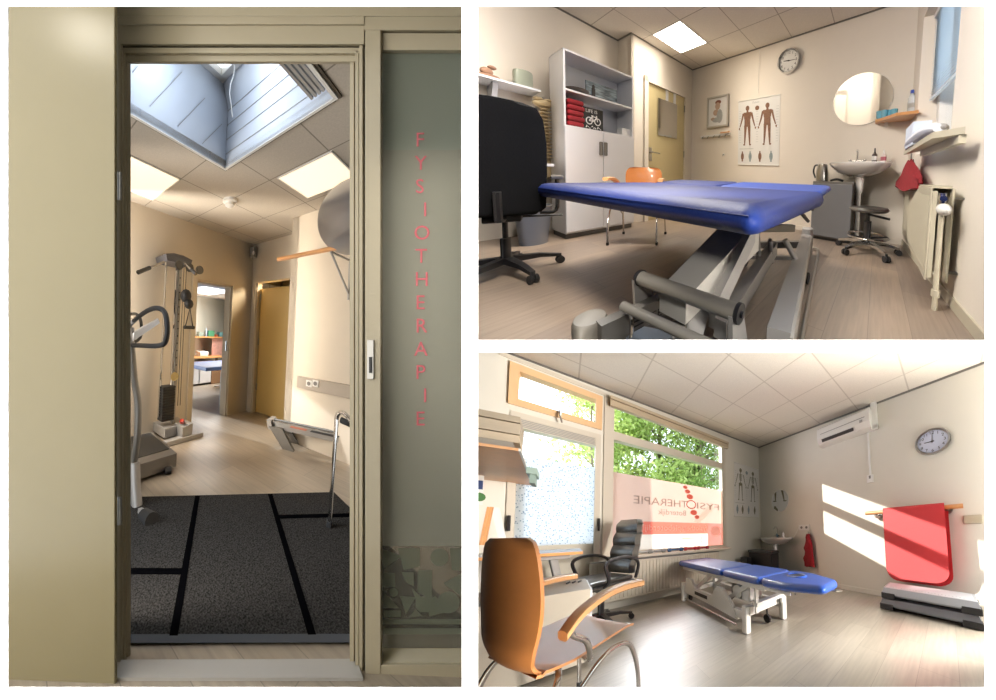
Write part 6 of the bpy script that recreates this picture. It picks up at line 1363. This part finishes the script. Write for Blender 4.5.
# desk with round legs
dzk = .74
t = AT(R3, 'desk', 'desk with a grey top, wood edge and round metal leg by the window', 'desk', (-.1, 2.7, 0))
a = V(R3.z3(583, 552.5, dzk)); print('desk corner', a)
de = .02; v0k = 2.35; a = R3.v(583, 551, v0k); zk_ = a[1]; uk = a[0]
m = MB(); m.box(-1.3, uk, v0k, vw-.2, zk_-.028, zk_-.003, .003); t.part('edge_board', m, M['beech'])
m = MB(); m.box(-1.3, uk-.002, v0k+.002, vw-.2, zk_-.003, zk_+.002); t.part('desk_top', m, mat('grey_blue_laminate', 'a9b0b8', .25))
b = R3.v(553, 558, v0k+.1); c = R3.v(563, 580, v0k+.1); m = MB(); m.tube([(b[0], v0k+.1, zk_-.06), (c[0]+.08, v0k+.1, 0.0)], .032, 14); o = t.part('leg', m, M['grey_metal'])
m = MB(); m.box(b[0]-.1, b[0]+.12, v0k+.05, vw-.3, zk_-.065, zk_-.03, .004); t.part('cross_rail', m, M['grey_metal'])
# calendar / paper stand on the desk
c = V(R3.z3(497, 538, zk_)); vq = 2.55
t = AT(R3, 'desk_calendar', 'standing desk calendar with brown wooden sides by the door', 'calendar', (-.45, vq, zk_))
def Q(px, py): a = R3.v(px, py, vq); return V((a[0], vq, a[1]))
m = MB(); m.loft([[Q(490.5, 507), Q(499, 507.5), Q(506.5, 542), Q(499, 542)], [p+V((0, .02, 0)) for p in (Q(490.5, 507), Q(499, 507.5), Q(506.5, 542), Q(499, 542))]]); t.part('sheet', m, M['paper'])
for dx in (0, 3): m = MB(); m.tube(smooth([Q(489+dx, 507), Q(485+dx, 525), Q(481+dx, 545)]), .012, 6); t.part('wooden_side', m, M['beech'])
# drawer unit
cx0 = R3.z(590, 586, .52); t = AT(R3, 'drawer_unit', 'white drawer unit with a low top under the desk corner', 'drawer unit', (0, 2.1, 0))
zc_ = .52; a = V(R3.z3(590.5, 588, zc_)); bK = V(R3.z3(571, 577.5, zc_)); uK = .17; vK = 1.90
a = R3.v(590.5, 588.5, vK); uK, zc_ = a
m = MB(); m.box(uK-.9, uK, vK, vK+.5, .03, zc_, .004); t.part('body', m, mat('putty_laminate', 'b5ab9c', .45))
for k in range(3): m = MB(); h = (zc_-.06)/3; m.box(uK, uK+.015, vK+.01, vK+.49, .05+k*h, .045+(k+1)*h, .003); o = t.part('drawer', m, M['white_lam']); m = MB(); m.box(uK+.015, uK+.03, vK+.18, vK+.32, .03+(k+.8)*h, .04+(k+.8)*h+.008); t.part('handle', m, M['grey_metal'], parent=o)
c = V(R3.z3(574, 583, zc_)); m = MB()
for k in range(3): m.tube([c+V((-.05+.04*k, -.02, .008)), c+V((-.03+.04*k, .03, .008))], .007, 6)
single(R3, 'key_bunch', m, M['rubber'], 'small bunch of dark keys on the white drawer unit', 'keys', c)
# wall cabinet / shelf with binders at left
vs0 = 1.45; zz = 1.52
Pq = lambda px, py: V(R3.z3(px, py, zz))
cor = [Pq(474, 445), Pq(519.5, 451.5), Pq(531, 485.5), Pq(474, 482)]
cor[3] = Pq(487, 482); 
t = AT(R3, 'wall_shelf', 'wooden wall shelf at the left edge, seen from below, carrying flat files', 'shelf', cor[1])
cor0 = Pq(440, 440)
pl5 = [cor0, Pq(518.5, 451), Pq(531.5, 485.5), Pq(488.5, 481.5), Pq(440, 440)+(Pq(488.5, 481.5)-Pq(518.5, 451))*.6]
m = MB(); m.ext(pl5, (0, 0, .018)); t.part('board', m, M['beech'])
m = MB(); e_ = (pl5[2]-pl5[1]); m.loft([[pl5[1]+V((0, 0, .018)), pl5[2]+V((0, 0, .018)), pl5[2]+V((.012, 0, .018)), pl5[1]+V((.012, 0, .018))], [pl5[1], pl5[2], pl5[2]+V((.012, 0, 0)), pl5[1]+V((.012, 0, 0))]]); t.part('edge_strip', m, M['white_plastic'])
d1 = (pl5[0]-pl5[1]).normalized(); d2 = (pl5[2]-pl5[1]).normalized()
zc0 = .018
cols_ = ('8d8478', 'bfae95', 'b3a48f', 'b7a892', 'a99b86')
names_ = ('dark grey flat tray at the bottom of the stack on the wall shelf', 'beige flat file box, second from the bottom on the wall shelf', 'beige flat file box in the middle of the stack on the wall shelf', 'beige flat file box, second from the top on the wall shelf', 'beige flat file box topping the stack on the wall shelf')
for k in range(5):
    h = (.045, .055, .04, .04, .045)[k]; o_ = pl5[1]+d1*(.03 if k == 0 else .0)+d2*(.02+.012*(k % 2)); L_, W5 = .55, .26-.02*(4-k if k else 2)
    m = MB(); b4 = [o_, o_+d2*W5, o_+d2*W5+d1*L_, o_+d1*L_]; m.loft([[p+V((0, 0, zc0+.0005)) for p in b4], [p+V((0, 0, zc0+h-.004)) for p in b4]])
    single(R3, 'file_box', m, mat('file_%d' % k, cols_[k], .6), names_[k], 'file box', o_+V((0, 0, zc0)), group='file boxes on the wall shelf'); zc0 += h
vg = R3.z3(531, 484, 1.6); a = V(R3.z3(529, 463.5, 1.72))
zg = 1.50; Pg = lambda px, py: V(R3.v(px, py, 2.3)[:1]+(2.3,)+R3.v(px, py, 2.3)[1:]) 
t = AT(R3, 'wall_box', 'small green grey box on the wall past the wooden shelf', 'box', Pg(533, 475))
a, b = Pg(526, 466.5), Pg(537, 474.5); m = MB(); m.box(a.x, b.x, 2.3, 2.5, b.z, a.z, .004); t.part('lid', m, mat('green_grey_plastic', '8fa39a', .5))
a, b = Pg(529, 474.5), Pg(534.5, 483); m = MB(); m.box(a.x, b.x, 2.32, 2.48, b.z, a.z+.01, .004); t.part('body', m, mat('green_grey_plastic_2', '7f938b', .5))
# notice with ivy print at the far left
a, b = R3.v(479, 480, 2.9), R3.v(482.5, 505, 2.9)
t = AT(R3, 'wall_notice', 'white paper note with blue and green print at the left edge', 'note', (a[0], 2.9, b[1]))
m = MB(); m.box(-1.4, b[0]+.0, 2.9, 2.905, b[1], a[1]+.1); t.part('sheet', m, M['paper'])
m = MB(); c = R3.v(479.5, 486, 2.9); m.box(c[0]-.03, c[0]+.02, 2.896, 2.9, c[1]-.03, c[1]+.05); t.part('blue_print', m, mat('navy_print', '2c3f6e', .7))
m = MB(); c = R3.v(479.5, 497, 2.9); m.ell((c[0], 2.897, c[1]), .04, .003, .04, 10); t.part('green_print', m, mat('leaf_print', '41703a', .7))
# near wooden armchair
A1 = V((-.05, 1.03, 0)); F1 = V((.37, 1.18, 0)); fwd = (F1-A1).normalized(); rightv = V((.27, -.42, 0)).normalized()
ctr = V((.02, 1.31, 0))
wood_chair(R3, (.0, 1.33, 0), math.radians(28-90), 'beech plywood armchair with chrome tube legs in the near left foreground', .95, .08)
# second arm chair hidden behind: only its wooden armrest shows
# ------------------------------------------------------------------ outside
m = MB(); m.box(-9, 16, vw+.2, 26, -.4, -.3); struct(R3, 'ground', m, mat('lawn', '5f7a3a', .9, var=.3, ns=3), (2, 8, -.4))
M['leaf'] = film('light_green_leaf', 'b9cc7e', 0, .6); M['leaf2'] = film('deep_leaf', '93b062', 0, .55); M['bark'] = mat('tree_bark', '8a7b66', .9, var=.3, ns=8, bump=.6, bs=20)  # pale and deeper leaf greens, bark brown
def tree(label, base, h, spread, nl, seed, mt, trunk=.16, lean=(0, 0), lo=.35, size=.10):
    rnd = random.Random(seed); t = AT(R3, 'tree', label, 'tree', base, 'trees outside the treatment room'); b = V(base)
    m = MB(); top = b+V((lean[0], lean[1], h)); m.tube(smooth([b, b.lerp(top, .3)+V((.05, 0, 0)), b.lerp(top, .65)-V((.08, 0, 0)), top]), [trunk*(1-.05*k) for k in range(13)], 10); t.part('trunk', m, M['bark'])
    tips = []
    for k in range(11):
        f = lo*.8+(1-lo*.8)*k/11; p = b.lerp(top, f); a = rnd.random()*6.28; L_ = spread*(.55+.5*rnd.random()); q = p+V((math.cos(a)*L_, math.sin(a)*L_*.7, L_*.45))
        m = MB(); m.tube(smooth([p, p.lerp(q, .5)+V((0, 0, .1)), q]), [trunk*.4*(1-.09*j) for j in range(9)], 6); t.part('branch', m, M['bark']); tips += [p.lerp(q, .6), q, p.lerp(q, .9)]
    vs = []; fs = []
    for k in range(nl):
        c = rnd.choice(tips)+V([rnd.gauss(0, spread*.30) for _ in range(2)]+[rnd.gauss(0, spread*.25)]); s_ = size*(.6+.8*rnd.random())
        d1_ = V([rnd.gauss(0, 1) for _ in range(3)]).normalized(); d2_ = d1_.cross(V([rnd.gauss(0, 1) for _ in range(3)])).normalized()
        i = len(vs); vs += [c-d1_*s_, c+d2_*s_*.5, c+d1_*s_, c-d2_*s_*.5]; fs.append([i, i+1, i+2, i+3])
    m = MB(); m.mesh(vs, fs); t.part('foliage', m, mt)
tree('leafy tree with a thick forked trunk seen through the right part of the window', (5.2, 8.0, -.3), 8.5, 1.7, 9000, 3, M['leaf2'], .32, (-.3, 0), .25, .09)
tree('bright green tree seen through the middle of the window', (3.2, 8.6, -.3), 7.5, 1.7, 11000, 5, M['leaf'], .14, (.1, 0), .3, .09)
tree('light green tree seen through the left part of the window', (1.9, 9.5, -.3), 7.2, 1.3, 7000, 8, M['leaf'], .12, (-.3, 0), .4, .09)
tree('thin leafed tree reaching over the frosted door pane and the hopper window', (.75, 8.0, -.3), 7.0, .85, 1700, 11, M['leaf'], .05, (-.1, 0), .5, .07)

# ================================================================== LIGHT
w = D.worlds.new('sky'); SC.world = w; w.use_nodes = True; bg = w.node_tree.nodes['Background']
bg.inputs[0].default_value = (.80, .90, 1.0, 1); bg.inputs[1].default_value = 3.0
sun = light('SUN', 'sun', (0, 0, 20), 9, (1, .95, .86), angle=math.radians(.5))
d_ = R3.M @ V((1.15, -1.457, -.82)); sun.rotation_euler = d_.to_track_quat('-Z', 'Y').to_euler()
def rl_(room, p, q, energy, col, sx, sy, name='room_fill'):    # fill lamp added out of view, aimed at q
    a, b = room.w(p), room.w(q); return light('AREA', name, a, energy, col, sx, sy, aim=b)
light('AREA', 'gym_fill', (-2.85, 3.4, -.1), 24, (1, .93, .85), .7, 1.9, aim=(-2.3, 8.5, -.2))  # unseen fills added behind the left jamb to brighten the gym
light('AREA', 'gym_fill', (-4.75, 6.2, .1), 18, (1, .93, .85), .6, 1.9, aim=(-2.2, 10, .6))  # added fill, deeper in the gym
light('AREA', 'gym_fill', (-6.1, 7.9, .3), 62, (1, .93, .83), .5, 1.6, aim=(-5.6, 12.6, .1))  # added fill for the far corner and yellow door
light('AREA', 'closet_lamp', R1.w((u1+.55, 2.3, 2.2)), 60, (1, .85, .6), .5, .5, aim=R1.w((u1+.5, 2.3, 0)))
light('AREA', 'skylight_fill', R1.w((1.04, 1.45, zc+.66)), 10, (.78, .88, 1), .5, .5, aim=R1.w((1.04, 1.45, 0)))  # lamp added under the roof glass to brighten the shaft
light('AREA', 'corridor_lamp', (-2.88, 2.0, 1.395), 1.7, (1, .93, .8), .16, .16, aim=(-1.6, 3.0, -.1))
light('AREA', 'corridor_lamp', (-1.2, 1.6, 1.6), 2.0, (1, .93, .8), .6, .3, aim=(-1.3, 3.0, -.1))
sp = light('SPOT', 'front_fill_spot', (.1, -.3, .42), 560, (1, .95, .88), aim=(-.15, 3.0, .42)); sp.data.spot_size = math.radians(44); sp.data.spot_blend = .6; sp.data.shadow_soft_size = .12  # unseen spot added by the camera to light the couch front
rl_(R2, (1.25, 2.0, 2.78), (1.3, 2.0, 0), 150, (1, .93, .84), 1.2, 1.2)  # unseen overhead fill added above the view
rl_(R2, (.9, -.42, .35), (1.1, .7, .15), 40, (1, .94, .86), .3, .3, 'low_fill')  # unseen low lamp added to light the couch frame
rl_(R2, (.33, .95, 2.3), (2.2, 3.2, 1.9), 260, (1, .93, .84), .7, .7, 'high_fill')  # unseen lamp added above the view to brighten the walls
rl_(R3, (2.0, -.75, 1.9), (1.9, 1.8, 1.3), 35, (1, .95, .88), 1.2, 1.2)  # unseen fill added right of the view
rl_(R3, (3.4, -.95, 1.3), (1.6, 2.6, 1.6), 520, (1, .95, .88), 1.4, 1.4)  # unseen fill added deeper in, right of the view
rl_(R3, (2.3, -.9, 1.0), (2.0, 2.2, 3.6), 50, (1, .95, .88), 1.2, 1.2)  # unseen uplight added for the ceiling
rl_(R3, (.34, .5, .30), (-.1, 1.1, .7), 20, (1, .95, .88), .5, .5)  # unseen low fill added for the near armchair
rl_(R3, (-.1, .75, .12), (-.2, 1.25, .75), 22, (1, .95, .88), .25, .25)  # unseen fill added for the back of the near armchair
rl_(R3, (1.8, 4.6, 4.6), (3.7, .9, .9), 600, (.95, .97, 1), 1.6, 1.6, 'window_fill')  # lamp added outside, hidden above the window, to brighten the right wall
lf_ = R1.w((uq-.5, v1+1.5, fc-.1)); light('AREA', 'far_room_fill', lf_, 100, (1, .98, .95), .8, 2.5, aim=lf_-V((0, 0, 3)))  # lamp added to brighten the far room
vs = SC.view_settings; vs.view_transform = 'Standard'; vs.look = 'None'; vs.exposure = 0; vs.gamma = 1; vs.use_curve_mapping = False
SC.cycles.max_bounces = 8; SC.cycles.transparent_max_bounces = 16; SC.cycles.caustics_reflective = False; SC.cycles.caustics_refractive = False
SC.cycles.sample_clamp_indirect = 6
